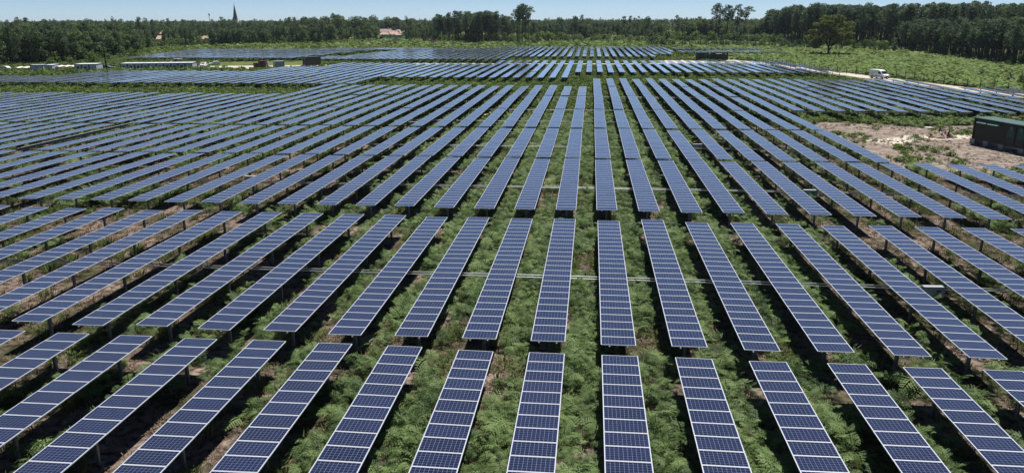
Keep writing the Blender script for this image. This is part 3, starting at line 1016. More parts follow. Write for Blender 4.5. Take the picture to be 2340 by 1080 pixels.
# wire fence with timber posts along the right-hand track
fp = [(64, 330), (70, 296), (74, 262), (80, 245), (86.5, 231), (91, 205), (97.5, 186), (104, 160), (110, 125)]
fpts = []
for a, b in zip(fp, fp[1:]):
    a, b = Vector((*a, 0)), Vector((*b, 0)); k = max(1, round((b - a).length / 4.2))
    fpts += [a.lerp(b, i / k) for i in range(k)]
fpts.append(Vector((*fp[-1], 0)))
e = empty("wire_fence", (fpts[0].x, fpts[0].y, 0), 0, "wire fence on thin dark posts between the track and the fern field", "fence")
pm = MB(); pm.tube([(0, 0, 0), (0, 0, 2.0)], .085, M['bark2'], 6); pmesh = pm.mesh("fence_post")
for q in fpts:
    o = put("fence_post", pmesh, e); o.location = (q - fpts[0]); o.rotation_euler = (random.uniform(-.04, .04), random.uniform(-.04, .04), 0)
m = MB()
for z in (.5, 1.1, 1.7):
    m.tube([(q.x - fpts[0].x, q.y - fpts[0].y, z) for q in fpts], .012, M['steel'], 4, False)
m.build("wire", e)

# ------------------------------------------------------------------ clearing details
o = (lambda m: (m.box((-.95, -.6, .02), (.95, .6, .10), M['concrete']), m.build("concrete_slab", None, False, .01))[1])(MB())
p = at(2114, 292); o.location = (p.x, p.y, 0); o.rotation_euler = (0, 0, R(-8)); tag(o, "flat white slab lying alone on the bare clearing", "slab")


def heap(name, loc, rx, ry, h, mat, seed, label, cat, group=None, spikes=0):
    rs = random.Random(seed); m = MB()
    nu, nv = 22, 9
    k = m.mi(mat)
    ph = [rs.uniform(0, 6.28) for _ in range(5)]
    for j in range(nv):
        t = j / (nv - 1)
        for i in range(nu):
            a = 2 * math.pi * i / nu
            rr = (1 - t) * (1 + .18 * math.sin(3 * a + ph[0]) + .12 * math.sin(5 * a + ph[1]) + rs.uniform(-.07, .07))
            z = h * (1 - (1 - t) ** 1.6) * (1 + .2 * math.sin(2 * a + ph[2])) + (rs.uniform(-.1, .1) * h if 0 < j else -.08)
            m.v.append((rx * rr * math.cos(a), ry * rr * math.sin(a), z))
    for j in range(nv - 1):
        for i in range(nu):
            a = j * nu + i; b = j * nu + (i + 1) % nu
            m.f.append((a, b, b + nu, a + nu)); m.m.append(k)
    m.f.append(tuple(range((nv - 1) * nu, nv * nu))); m.m.append(k)
    for i in range(spikes):
        a = rs.uniform(0, 6.28); r_ = rs.uniform(0, .8)
        q = Vector((rx * r_ * math.cos(a), ry * r_ * math.sin(a), h * (1 - r_) * .8))
        d = Vector((rs.uniform(-1, 1), rs.uniform(-1, 1), rs.uniform(.1, 1))).normalized() * rs.uniform(.5, 1.1) * h
        m.tube([q, q + d * .6, q + d + Vector((rs.uniform(-.2, .2), 0, rs.uniform(-.2, .1)))], [.16, .10, .03], M['bark'] if i % 4 else M['stone'], 5)
    ob = m.build(name); ob.location = loc
    return tag(ob, label, cat, group)


p = at(2148, 314)
heap("sand_heap", (p.x, p.y, 0), 1.9, 1.5, 1.1, M['sandheap'], 3, "small heap of dug sandy earth on the clearing, left of the container", "heap", None, 10)
stumps = [(757, 101, 3.2, 1.9), (771, 96, 4, 1.8), (782, 94, 3, 1.6), (819, 99, 2, 1.4), (828, 98, 2.6, 1.9), (840, 95, 4.2, 1.4), (866, 94, 1.6, 1.0), (850, 101, 1.6, 1.0), (889, 101, 4.4, 2.2), (903, 102, 3.2, 1.6),
          (907, 95.5, 4.6, 2.6), (891, 106, 5.0, 1.4), (827, 106, 3.4, 1.4), (866, 105, 2.4, 1.4), (974, 97, 3.6, 3.6), (990, 99, 5, 2.6), (1036, 104, 4, 1.8), (1062, 103, 4, 1.8), (1098, 104, 3.6, 1.6), (1160, 101, 3.8, 1.6), (1222, 101.5, 3.4, 1.8),
          (1316, 101, 3.2, 1.4), (1330, 101, 2.6, 1.4), (1382, 101, 3.6, 1.4), (1406, 98.5, 3.2, 1.4), (1440, 99.5, 3.4, 2.0), (1456, 98, 3.4, 1.9), (1475, 97.5, 2.8, 1.9), (1248, 104.5, 3.6, 1.0), (1190, 103, 2.6, 1.2)]
xs = sorted(s[0] for s in stumps)
for i, (u, v, w_, h_) in enumerate(stumps):
    p = at(u, v)
    heap("root_pile", (p.x, p.y, 0), w_, w_ * .7, h_, M['brush'], 40 + i, f"dark heap of grubbed roots in the back meadow, {ordw(xs.index(u) + 1)} from the left", "root pile", "root piles dotting the back meadow", 12)

# ------------------------------------------------------------------ the village and the church
def house(loc, rz, w, d, h, rh, lab, roof, wall=None, openf=False):
    wall = wall or M['render']
    e = empty("village_house", loc, rz, lab, "house", "houses of the village behind the trees")
    m = MB()
    if openf:
        m.box((0, d * .3, 0), (w, d, h), wall); m.box((0, 0, 0), (.5, d * .298, h), wall); m.box((w - .5, 0, 0), (w, d * .298, h), wall)
    else:
        m.box((0, 0, 0), (w, d, h), wall)
    for x in (0, w):
        m.poly([(x, 0, h), (x, d, h), (x, d / 2, h + rh)], wall)
    m.build("wall", e)
    m = MB()
    for s_ in (0, 1):
        y0, y1 = (-.5, d / 2) if s_ == 0 else (d / 2, d + .5)
        z0, z1 = (h - .5 * rh / (d / 2), h + rh) if s_ == 0 else (h + rh, h - .5 * rh / (d / 2))
        m.poly([(-.5, y0, z0 + .05), (w + .5, y0, z0 + .05), (w + .5, y1, z1 + .05), (-.5, y1, z1 + .05)], roof)
        m.poly([(-.5, y1, z1 - .15), (w + .5, y1, z1 - .15), (w + .5, y0, z0 - .15), (-.5, y0, z0 - .15)], roof)
    m.poly([(-.5, -.5, h - .5 * rh / (d / 2) - .15), (w + .5, -.5, h - .5 * rh / (d / 2) - .15), (w + .5, -.5, h - .5 * rh / (d / 2) + .05), (-.5, -.5, h - .5 * rh / (d / 2) + .05)], roof)
    ro = m.build("roof", e)
    m = MB(); m.box((w * .7, d * .45, h + rh * .7), (w * .7 + .9, d * .45 + .9, h + rh + 1.1), wall); m.build("chimney", ro)
    if not openf:
        for k in range(max(2, int(w / 5))):
            m = MB(); x = (k + .5) * w / max(2, int(w / 5)); m.box((x - .5, -.05, 1.0), (x + .5, -.004, 2.2), M['glass']); m.build("window", e)
        m = MB(); m.box((w * .45 - .5, -.06, 0), (w * .45 + .5, -.004, 2.1), M['timber']); m.build("door", e)


def hp(u, dist):
    d_ = dirn(u); return (d_.x * dist, d_.y * dist, 0)


house(hp(868, 845), R(14), 11, 8, 4.4, 2.7, "tall open-fronted barn with a brown tiled roof at the village's left", M['tiles_grey'], None, True)
house(hp(867, 800), R(-6), 10, 8, 2.5, 1.9, "long low house with a pale tiled roof in front of the barn", M['tiles'])
house(hp(888, 850), R(-30), 9, 8, 3.6, 1.9, "small house with a hipped-looking roof right of the barn", M['tiles_grey'])
house(hp(890, 795), R(22), 13, 9, 2.5, 2.4, "low sprawling house with pinkish roof before the dark conical tree", M['tiles'])
house(hp(903, 855), R(5), 10, 8, 4.2, 2.0, "house with a white chimney beside the dark conical tree", M['tiles'])
house(hp(902, 770), R(30), 6, 5, 2.4, 1.2, "little pale outbuilding at the village's near corner", M['tiles'])
house(hp(950, 860), R(0), 11, 9, 4.2, 2.0, "house peeping out right of the dark conical tree", M['tiles'])
house(hp(985, 900), R(10), 12, 9, 4.2, 2.0, "house mostly hidden by round trees near the pine stand", M['tiles'])
house(hp(352, 640), R(10), 8, 8, 3.4, 2.2, "pale house with pink roof among trees at the left", M['tiles'])
house(hp(361, 665), R(-10), 8, 8, 6.8, 2.2, "taller pale house with pink roof among trees at the left", M['tiles'])
house(hp(459, 630), R(20), 7, 7, 3.2, 2.0, "small sunlit house with pink roof under the trees left of the spire", M['tiles'])
house(hp(467, 645), R(-25), 7, 7, 2.6, 1.8, "small white-gabled house beside another under the trees left of the spire", M['tiles'])
house(hp(246, 645), R(10), 8, 8, 4.6, 2.2, "house with a pale roof glimpsed above the left wood", M['tiles'])
d = dirn(538); p = d * 1150
e = empty("church", (p.x, p.y, 0), R(12), "distant church with a slender dark spire above the left treeline", "church")
m = MB(); m.box((-3.0, -3.0, 0), (3.0, 3.0, 17.0), M['stone']); tw = m.build("tower", e)
m = MB()
for x in (-1.5, 1.5):
    m.box((x - .6, -3.06, 12), (x + .6, -3.003, 15.5), M['glass'])
m.build("belfry_opening", tw)
m = MB(); m.tube([(0, 0, 17.0), (0, 0, 22.0), (0, 0, 37.5)], [3.3, 2.5, .12], M['slate'], 8); sp_ = m.build("spire", e)
m = MB(); m.tube([(0, 0, 37.5), (0, 0, 39.6)], .09, M['steel'], 6); m.box((-.6, -.06, 38.6), (.6, .06, 38.75), M['steel']); m.build("cross", sp_)
m = MB(); m.box((3.002, -4.5, 0), (22, 4.5, 8), M['stone']); m.build("nave", e)
m = MB(); m.prism([(-5, 7.9), (5, 7.9), (0, 13)], 3.1, 22.4, M['tiles_grey']); m.build("roof", e)
patch("crop_field", [at(862, 90), at(932, 91), at(936, 84), at(876, 82.5)], M['crop'], 0.03, 3, 12)

# ------------------------------------------------------------------ two workers
def person(loc, rz, pose, lab):
    e = empty("person", loc, rz, lab, "person", None)
    if pose == 'bend':
        J = {'pel': (0, 0, .92), 'sp': (.22, 0, 1.10), 'ch': (.45, 0, 1.22), 'nk': (.60, 0, 1.28), 'hd': (.74, 0, 1.33),
             'lk': (.08, .12, .5), 'lf': (-.02, .13, .07), 'lt': (.14, .14, .04), 'rk': (.10, -.12, .5), 'rf': (.0, -.13, .07), 'rt': (.16, -.14, .04),
             'ls': (.46, .2, 1.2), 'le': (.52, .26, .93), 'lh': (.62, .18, .72), 'rs': (.46, -.2, 1.2), 're': (.52, -.26, .93), 'rh': (.64, -.16, .72)}
    else:
        J = {'pel': (0, 0, .95), 'sp': (0, 0, 1.15), 'ch': (.02, 0, 1.36), 'nk': (.03, 0, 1.5), 'hd': (.05, 0, 1.64),
             'lk': (.04, .11, .5), 'lf': (0, .12, .07), 'lt': (.17, .13, .04), 'rk': (.04, -.11, .5), 'rf': (-.03, -.12, .07), 'rt': (.14, -.13, .04),
             'ls': (.02, .2, 1.4), 'le': (.03, .27, 1.13), 'lh': (.2, .22, .98), 'rs': (.02, -.2, 1.4), 're': (.05, -.27, 1.13), 'rh': (.22, -.2, 1.0)}
    E = [('pel', 'sp'), ('sp', 'ch'), ('ch', 'nk'), ('nk', 'hd'), ('pel', 'lk'), ('lk', 'lf'), ('lf', 'lt'), ('pel', 'rk'), ('rk', 'rf'), ('rf', 'rt'),
         ('ch', 'ls'), ('ls', 'le'), ('le', 'lh'), ('ch', 'rs'), ('rs', 're'), ('re', 'rh')]
    rad = dict(pel=.15, sp=.14, ch=.16, nk=.06, hd=.10, lk=.075, lf=.05, lt=.045, rk=.075, rf=.05, rt=.045, ls=.075, le=.05, lh=.04, rs=.075, re=.05, rh=.04)
    names = list(J)
    me = bpy.data.meshes.new("body")
    me.from_pydata([J[n_] for n_ in names], [(names.index(a), names.index(b)) for a, b in E], [])
    me.materials.append(M['denim'])
    o = put("body", me, e)
    sk = o.modifiers.new("skin", 'SKIN')
    for i, n_ in enumerate(names):
        me.skin_vertices[0].data[i].radius = (rad[n_], rad[n_])
    me.skin_vertices[0].data[0].use_root = True
    ss = o.modifiers.new("sub", 'SUBSURF'); ss.levels = 1; ss.render_levels = 1
    m = MB(); a, b = Vector(J['sp']), Vector(J['nk'])
    m.tube([a - (b - a) * .15, a.lerp(b, .5), a.lerp(b, .93)], [.19, .215, .13], M['vest'], 12); m.build("vest", e, True)
    h = Vector(J['hd']); m = MB()
    for k in range(4):
        pass
    m.tube([h + Vector((0, 0, .0)), h + Vector((0, 0, .06)), h + Vector((0, 0, .12)), h + Vector((0, 0, .15))], [.125, .12, .08, .02], M['helmet'], 12); m.build("helmet", e, True)
    m = MB(); m.tube([h + Vector((.02, 0, -.11)), h + Vector((.03, 0, -.03)), h + Vector((.02, 0, .0))], [.06, .09, .1], M['skin'], 10); m.build("face", e, True)
    for q in ('lh', 'rh'):
        m = MB(); v = Vector(J[q]); m.tube([v, v + Vector((.05, 0, -.05)), v + Vector((.08, 0, -.10))], [.045, .045, .02], M['skin'], 8); m.build("hand", e, True)


p = at(1104, 280); person((p.x, p.y, 0), R(-20), 'bend', "worker in yellow hi-vis vest and white helmet bending between two tables")
p = at(1116, 281.5); person((p.x + .4, p.y, 0), R(170), 'stand', "worker in white helmet standing upright, half hidden behind a table's edge")


# ------------------------------------------------------------------ plants
def quads_from(cent, size, r, flat=0.0, aspect=1.6):
    """leaf-clump faces: random oriented quads around given centres"""
    n = len(cent)
    d = r.normal(size=(n, 3)); d[:, 2] *= (1 - flat)
    d /= np.linalg.norm(d, axis=1)[:, None]
    h = r.normal(size=(n, 3)); e = np.cross(d, h); e /= np.linalg.norm(e, axis=1)[:, None]
    s = size * r.uniform(.6, 1.3, n)[:, None]
    a = d * s * aspect * .5; b = e * s * .5
    v = np.empty((n, 4, 3))
    v[:, 0] = cent - a; v[:, 1] = cent + b * 1.0; v[:, 2] = cent + a; v[:, 3] = cent - b
    return v.reshape(-1, 3), np.arange(n * 4).reshape(-1, 4)


def lobes_cloud(lobes, per, r):
    out = []
    for (c, rad) in lobes:
        k = max(6, int(per * (rad[0] * rad[1] * rad[2]) ** (2 / 3)))
        d = r.normal(size=(k, 3)); d /= np.linalg.norm(d, axis=1)[:, None]
        rr = r.uniform(.55, 1.08, k) ** .6
        out.append(np.array(c) + d * rr[:, None] * np.array(rad))
    return np.concatenate(out)


def crown_mesh(name, lobes, per, size, mat, seed, flat=0.2):
    r = np.random.default_rng(seed)
    c = lobes_cloud(lobes, per, r)
    v, f = quads_from(c, size, r, flat)
    me = bpy.data.meshes.new(name)
    me.from_pydata([tuple(p) for p in v], [], [tuple(int(i) for i in q) for q in f])
    me.materials.append(mat)
    return me


def join_meshes(name, parts):
    v, f, mi, mats = [], [], [], []
    for me in parts:
        o = len(v)
        v += [tuple(q.co) for q in me.vertices]
        for p in me.polygons:
            f.append(tuple(i + o for i in p.vertices))
            mt = me.materials[p.material_index]
            if mt not in mats: mats.append(mt)
            mi.append(mats.index(mt))
    me = bpy.data.meshes.new(name); me.from_pydata(v, [], f)
    for mt in mats: me.materials.append(mt)
    me.polygons.foreach_set("material_index", mi)
    return me


def pine_variant(seed, h=20.0, lo=.40, spread=2.7, nl=(15, 20)):
    """maritime pine: bole, whorls of limbs, clumped irregular crown"""
    rs = random.Random(seed)
    cb = h * rs.uniform(lo, lo + .14)
    lean = (rs.uniform(-.6, .6), rs.uniform(-.6, .6))
    m = MB()
    top = (lean[0], lean[1], h * .96)
    m.tube([(0, 0, 0), (lean[0] * .2, lean[1] * .2, h * .3), (lean[0] * .6, lean[1] * .6, h * .65), top], [.28, .23, .17, .05], M['bark'], 7)
    lob = []
    n = rs.randint(*nl)
    peak = rs.uniform(.35, .65)
    for i in range(n):
        t = (i + rs.random()) / n
        z = cb + (h - cb) * t
        k = max(.15, 1 - abs(t - peak) / .75)
        rad = spread * k * rs.uniform(.35, 1.15)
        a = i * 2.4 + rs.uniform(-.6, .6)
        c = (lean[0] * z / h + rad * math.cos(a), lean[1] * z / h + rad * math.sin(a), z)
        s_ = rs.uniform(.75, 1.5) * (.75 + .4 * k)
        lob.append((c, (s_ * 1.15, s_ * 1.15, s_ * .66)))
        base = (lean[0] * z / h, lean[1] * z / h, max(cb * .9, z - rad * .45))
        m.tube([base, c], [.09, .03], M['bark'], 4, False)
    lob.append(((lean[0], lean[1], h * .975), (1.0, 1.0, .7)))
    return m.mesh("trunk"), crown_mesh("crown", lob, 48, .42, M['pine'], seed + 1)


def young_pine_variant(seed, h=6.0):
    r = np.random.default_rng(seed); rs = random.Random(seed)
    m = MB(); m.tube([(0, 0, 0), (rs.uniform(-.1, .1), 0, h * .9)], [.10, .03], M['bark'], 6)
    lob = []
    for i in range(9):
        t = i / 8
        z = h * (.14 + .8 * t); w = (1 - t) ** .8 * h * .19 + .18
        a = rs.uniform(0, 6.28)
        lob.append(((w * .4 * math.cos(a), w * .4 * math.sin(a), z), (w, w, h * .085)))
    return m.mesh("trunk"), crown_mesh("crown", lob, 70, .34, M['ypine'], seed + 1, 0.0)


def broad_variant(seed, h=14.0, w=8.0, mat='oak', per=34, size=.50, clear=.10):
    rs = random.Random(seed)
    m = MB()
    m.tube([(0, 0, 0), (rs.uniform(-.3, .3), 0, h * .25), (rs.uniform(-.5, .5), 0, h * .6)], [.034 * h * .6, .022 * h * .6, .05], M['bark2'], 7)
    lob = []
    for i in range(17):
        a = rs.uniform(0, 6.28); t = rs.random()
        z = h * (clear + (1 - clear) * (.1 + .8 * t)); rr = w * .5 * math.sqrt(max(.05, 1 - ((t - .42) / .62) ** 2)) * rs.uniform(.3, .85)
        c = (rr * math.cos(a), rr * math.sin(a), z); s_ = w * rs.uniform(.13, .22)
        lob.append((c, (s_ * 1.1, s_ * 1.1, s_ * .85)))
        if i % 2 == 0:
            m.tube([(0, 0, h * .25), (c[0] * .5, c[1] * .5, z * .75), c], [.12, .07, .03], M['bark2'], 4, False)
    return m.mesh("trunk"), crown_mesh("crown", lob, per, size, M[mat], seed + 1)


def cone_variant(seed, h=19.0, w=13.0):
    rs = random.Random(seed); m = MB()
    m.tube([(0, 0, 0), (0, 0, h * .9)], [.4, .08], M['bark2'], 7)
    lob = []
    for i in range(26):
        t = rs.random(); z = h * (.10 + .85 * t); rr = w * .5 * (1 - t) ** .7 * rs.uniform(.2, .8); a = rs.uniform(0, 6.28)
        s_ = rs.uniform(1.2, 2.0) * (1.15 - .6 * t); lob.append(((rr * math.cos(a), rr * math.sin(a), z), (s_, s_, s_ * 1.3)))
    for q in ((-.9, .3), (.7, -.2)):
        lob.append(((q[0], q[1], h * .97), (.6, .6, 1.3)))
    return m.mesh("trunk"), crown_mesh("crown", lob, 22, .6, M['oak'], seed + 1)


PINES = [pine_variant(100 + i * 7) for i in range(7)]
TALL = [pine_variant(150 + i * 7, 20.0, (.50, .56, .46, .60)[i], 3.3, (15, 19)) for i in range(4)]
YPINES = [young_pine_variant(200 + i * 7) for i in range(4)]
BROADS = [broad_variant(300 + i * 7) for i in range(5)]
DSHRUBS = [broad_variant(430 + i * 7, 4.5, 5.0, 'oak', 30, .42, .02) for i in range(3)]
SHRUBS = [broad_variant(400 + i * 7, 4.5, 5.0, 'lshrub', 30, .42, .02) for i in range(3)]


def tree(kind, var, loc, h, label, cat, group, hw=None):
    base = {'pine_tree': 20.0, 'young_pine': 6.0, 'broadleaf_tree': 14.0, 'shrub': 4.5, 'conifer': 19.0}[kind]
    e = empty(kind, loc, random.uniform(0, 6.28), label, cat, group)
    s = h / base; w = hw if hw else s * random.uniform(.85, 1.15)
    e.scale = (w, w, s)
    put("trunk", var[0], e); put("crown", var[1], e)
    return e


def pxh(V, p):
    """height of something at p whose top shows at photo row V"""
    u, v = pix((p.x, p.y, HG))
    w = (Vector((p.x, p.y, HG)) - Vector((0, 0, HG))).dot(fw)
    return HG + (v - V) * w / FPX * 1.0


# single trees that stand out
tr = random.Random(9)
p = at(1892, 128)
m = MB()
m.tube([(0, 0, 0), (.1, 0, 1.4), (.0, 0, 2.6)], [.62, .5, .45], M['bark2'], 9)
limbs = [((0, 0, 2.4), (-.5, .3, 5.0), (-1.6, .5, 9.0)), ((.05, 0, 2.2), (1.4, 0, 4.6), (3.6, -.3, 8.2)), ((0, 0, 2.6), (.4, 1.0, 6.5), (.8, 2.0, 12)), ((-.5, .3, 5.0), (-2.6, -.4, 7.0), (-5.2, -.8, 9.4)),
         ((1.4, 0, 4.6), (3.6, .8, 6.2), (6.6, 1.2, 7.2)), ((.4, 1.0, 6.5), (.3, -1.5, 9.0), (.5, -2.6, 12.5))]
for L3 in limbs:
    m.tube(L3, [.36, .2, .07], M['bark2'], 6, False)
lt = m.mesh("trunk")
lob = []
rs = random.Random(77)
for i in range(44):
    a = rs.uniform(0, 6.28); t = rs.random()
    z = 5.2 + 11.4 * t
    R_ = 10.4 * math.sqrt(max(.08, 1 - ((t - .36) / .68) ** 2)) * math.sqrt(rs.uniform(.12, .95))
    s_ = rs.uniform(1.1, 2.1)
    lob.append(((R_ * math.cos(a) + .6, R_ * math.sin(a), z), (s_ * 1.2, s_ * 1.2, s_ * .8)))
lc = crown_mesh("crown", lob, 90, .45, M['lone'], 78)
e = empty("broadleaf_tree", (p.x, p.y, 0), 0, "lone spreading tree with a forked trunk in the fern clearing at right", "tree")
put("trunk", lt, e); put("crown", lc, e)
lv = broad_variant(555, 19.0, 25.0, 'oak', 15, .7, .06)
p = at(824, 92); e = empty("broadleaf_tree", (p.x, p.y, 0), 1.0, "broad dark round tree left of the village houses", "tree"); e.scale = (1.05, 1.05, 1.0); put("trunk", lv[0], e); put("crown", lv[1], e)
cv = cone_variant(560)
p = at(930, 90); tree('conifer', cv, p, pxh(38, p), "dark conical two-tipped tree right of the village houses", "tree", None, 1.05)
for i, (u, v, top) in enumerate(((1186, 101, 15), (1193, 100.5, 12), (1200, 101, 14), (1207, 100.5, 19), (1182, 100, 24))):
    p = at(u, v); tree('pine_tree', TALL[i % 4], p, pxh(top, p), "one of the five very tall pines in the narrow clump in mid-picture", "tree", "tall pine clump in mid-picture", 1.0)
for i, (u, top, lab) in enumerate(((1633, 11, "leftmost of the four tall umbrella-crowned pines against the sky, right of centre"), (1659, 15, "second from the left of the four tall pines against the sky, right of centre"),
                                   (1682, 12.5, "third from the left of the four tall pines against the sky, right of centre"), (1699, 18.5, "rightmost of the four tall pines against the sky, right of centre"))):
    p = at(u, 96); tree('pine_tree', TALL[i], p, pxh(top, p), lab, "tree", "four tall pines against the sky", 1.4)
for u, v, top, w in ((1905, 127, 122, .25), (1917, 127.5, 122, .42)):
    p = at(u, v); tree('shrub', SHRUBS[0], p, 1.6, f"low dark bush in the ferns right of the lone tree's foot, {'smaller' if w < .3 else 'larger'} one", "bush", None, w)
for i, (u, v, top) in enumerate(((2242, 178, 154), (2306, 188, 158), (2331, 198, 160))):
    p = at(u, v); tree('young_pine', YPINES[i], p, pxh(top, p), ("single young pine amid the bright ferns at right", "bushy young pine near the right frame edge, farther one", "bushy young pine near the right frame edge, nearer one")[i], "young pine", None, .9)

NS = Noise2(31, 14.0)
budget = {'pine_tree': 0, 'young_pine': 0, 'broadleaf_tree': 0, 'shrub': 0}
FAR = []          # woodland too dense to tell apart: (x, y, h, kind)


LOW = [(450, 480, 640), (344, 374, 660), (236, 256, 640), (862, 924, 835), (1174, 1214, 600), (960, 1000, 640)]


def lowered(p, h):
    u, v = pix((p[0], p[1], 5.0)); d_ = math.hypot(p[0], p[1])
    for a, b, dm in LOW:
        if a < u < b and d_ < dm:
            return min(h, 2.0 + 3.0 * ((u * 7.3) % 1.0)) if dm != 600 else min(h, 2.2)
    return h


def stand(base, depth, n, kinds, top, jit, label, group, cat="tree", back=0, wmul=1.0):
    """trees behind a base line given in photo pixels; the first rank are things, the ranks behind (back) go to the wood"""
    pts = [at(*q) for q in base]
    tops = top
    for j in range(n + back):
        t = tr.random() if j >= n else (j + tr.uniform(.1, .9)) / n
        s = t * (len(pts) - 1); i = min(int(s), len(pts) - 2)
        p = pts[i].lerp(pts[i + 1], s - i)
        d = Vector((p.x, p.y, 0)).normalized()
        p = p + d * (tr.uniform(0, depth * .25) if j < n else tr.uniform(depth * .12, depth)) + Vector((tr.uniform(-2, 2), 0, 0))
        k = tr.choice(kinds)
        if callable(top):
            tv = top(t)
        else:
            tv = top[0] + (top[1] - top[0]) * t
        h = max(2.5, pxh(tv + jit * tr.random() ** 1.0 + 9 * float(NS(p.x, p.y)) - 3, p))
        h = lowered(p, h)
        if j < n:
            var = {'pine_tree': PINES, 'young_pine': YPINES, 'broadleaf_tree': BROADS, 'shrub': SHRUBS}[k]
            lb = label[k] if isinstance(label, dict) else label
            tree(k, tr.choice(var), p, h, lb, "bush" if k == 'shrub' else cat, group + (" bushes" if k == 'shrub' else ""))
            budget[k] += 1
        else:
            FAR.append((p.x, p.y, h, k))


# left wood behind the camp
stand([(-40, 152), (60, 148), (150, 145), (240, 137), (310, 128)], 60, 44, ['pine_tree', 'pine_tree', 'broadleaf_tree'], (58, 62), 22,
      {'pine_tree': "dark pine at the front edge of the wood behind the site cabins", 'broadleaf_tree': "dark leafy tree at the front edge of the wood behind the site cabins"}, "wood behind the site cabins", "tree", 120)
stand([(-60, 132), (120, 128), (300, 118)], 150, 0, ['pine_tree', 'broadleaf_tree'], (48, 50), 10, "", "", "tree", 150)
stand([(110, 150), (200, 145), (300, 132), (370, 116)], 25, 16, ['shrub', 'shrub', 'young_pine'], (122, 104), 14,
      {'shrub': "light green bush at the foot of the wood behind the cabins", 'young_pine': "young pine at the foot of the wood behind the cabins"}, "undergrowth trees behind the site cabins", "young pine", 0)
stand([(310, 118), (370, 111), (440, 108)], 60, 18, ['pine_tree'], (64, 58), 10, "slender pine with a bare trunk in the sparse stand above the far-left array", "sparse pines above the far-left array", "tree", 14)
stand([(430, 107), (520, 104.5), (640, 103), (760, 99)], 50, 34, ['pine_tree', 'pine_tree', 'broadleaf_tree'], (62, 50), 12,
      {'pine_tree': "dark pine in the long wood edge below the church spire", 'broadleaf_tree': "leafy tree in the long wood edge below the church spire"}, "wood edge below the church spire", "tree", 110)
stand([(380, 106), (470, 103), (600, 104), (720, 102), (800, 98)], 14, 18, ['shrub'], (88, 86), 10, "pale green bush in front of the wood edge below the church spire", "wood edge below the church spire", "tree")
stand([(650, 92), (720, 91), (790, 90)], 60, 9, ['pine_tree', 'broadleaf_tree'], lambda t: 40 - 12 * math.exp(-((t - .85) / .2) ** 2), 6,
      {'pine_tree': "taller pine rising behind the wood left of the broad round tree", 'broadleaf_tree': "taller leafy tree rising behind the wood left of the broad round tree"}, "taller trees left of the broad round tree", "tree", 20)
stand([(845, 80), (880, 79), (905, 78), (960, 79)], 40, 0, ['broadleaf_tree'], (36, 40), 10, "", "", "tree", 40)
stand([(950, 88), (1000, 89)], 25, 9, ['broadleaf_tree', 'shrub'], (58, 62), 10,
      {'broadleaf_tree': "round leafy tree between the conical tree and the pine stand", 'shrub': "bush between the conical tree and the pine stand"}, "round trees left of the pine stand", "tree", 8)
stand([(992, 94), (1040, 97), (1090, 99), (1130, 98.5), (1176, 97)], 45, 36, ['pine_tree'], lambda t: 32 - 8 * math.sin(t * 3.1) + 6 * (t > .8), 26, "tall dark pine in the dense stand left of the tall clump", "dense pine stand left of the tall clump", "tree", 70)
stand([(1120, 99), (1180, 98), (1260, 97), (1340, 98)], 20, 14, ['shrub', 'broadleaf_tree'], (66, 70), 14,
      {'shrub': "light green bush at the back meadow's edge in mid-picture", 'broadleaf_tree': "light leafy tree at the back meadow's edge in mid-picture"}, "meadow edge in mid-picture", "tree")
stand([(1210, 93), (1300, 92), (1400, 93), (1500, 95)], 60, 36, ['pine_tree', 'broadleaf_tree', 'pine_tree'], (52, 56), 14,
      {'pine_tree': "mid-height pine in the wood between the two groups of tall pines", 'broadleaf_tree': "leafy tree in the wood between the two groups of tall pines"}, "wood between the tall pine groups", "tree", 90)
stand([(1300, 78), (1360, 77)], 40, 5, ['broadleaf_tree'], (37, 40), 4, "big distant leafy tree breaking the skyline in mid-picture", "skyline trees in mid-picture", "tree", 8)
stand([(1480, 105), (1560, 106), (1660, 107), (1780, 110), (1870, 117)], 22, 66, ['young_pine'], (86, 88), 6, "young pine in the dense low plantation behind the far right tables", "low young pine plantation", "young pine", 110)
stand([(1560, 96), (1640, 95), (1720, 95), (1790, 98)], 60, 32, ['broadleaf_tree', 'pine_tree', 'broadleaf_tree'], lambda t: 50 - (10 if t < .35 else 0), 16,
      {'pine_tree': "dark pine under the four tall pines right of centre", 'broadleaf_tree': "dark leafy tree under the four tall pines right of centre"}, "wood under the four tall pines", "tree", 60)
stand([(1745, 98), (1830, 104), (1930, 108), (2060, 112)], 70, 40, ['pine_tree'], lambda t: 24 - 14 * min(1, t * 3), 18, "tall dark pine in the high forest behind the lone tree", "high pine forest at right", "tree", 190)
stand([(1900, 117), (1980, 118), (2060, 121)], 20, 12, ['broadleaf_tree', 'shrub', 'young_pine'], (84, 78), 20,
      {'broadleaf_tree': "leafy tree in the scrub right of the lone tree", 'shrub': "bush in the scrub right of the lone tree", 'young_pine': "young pine in the scrub right of the lone tree"}, "scrub right of the lone tree")
stand([(2060, 118), (2150, 131), (2240, 141), (2360, 160)], 55, 46, ['pine_tree'], (46, 38), 34, "dark pine in the shady stand that borders the fern field at the right", "shady pine stand at the far right", "tree", 240)
stand([(2040, 112), (2200, 116), (2400, 124)], 60, 0, ['pine_tree'], (10, 4), 20, "", "", "tree", 150)
# understory along and inside the wood edges
def understory(base, depth, n, h0, h1):
    pts = [at(*q) for q in base]
    for j in range(n):
        t = tr.random(); s_ = t * (len(pts) - 1); i = min(int(s_), len(pts) - 2)
        p = pts[i].lerp(pts[i + 1], s_ - i); p = p + Vector((p.x, p.y, 0)).normalized() * tr.uniform(0, depth)
        FAR.append((p.x, p.y, lowered(p, tr.uniform(h0, h1)), tr.choice(['shrub', 'shrub', 'understory'])))


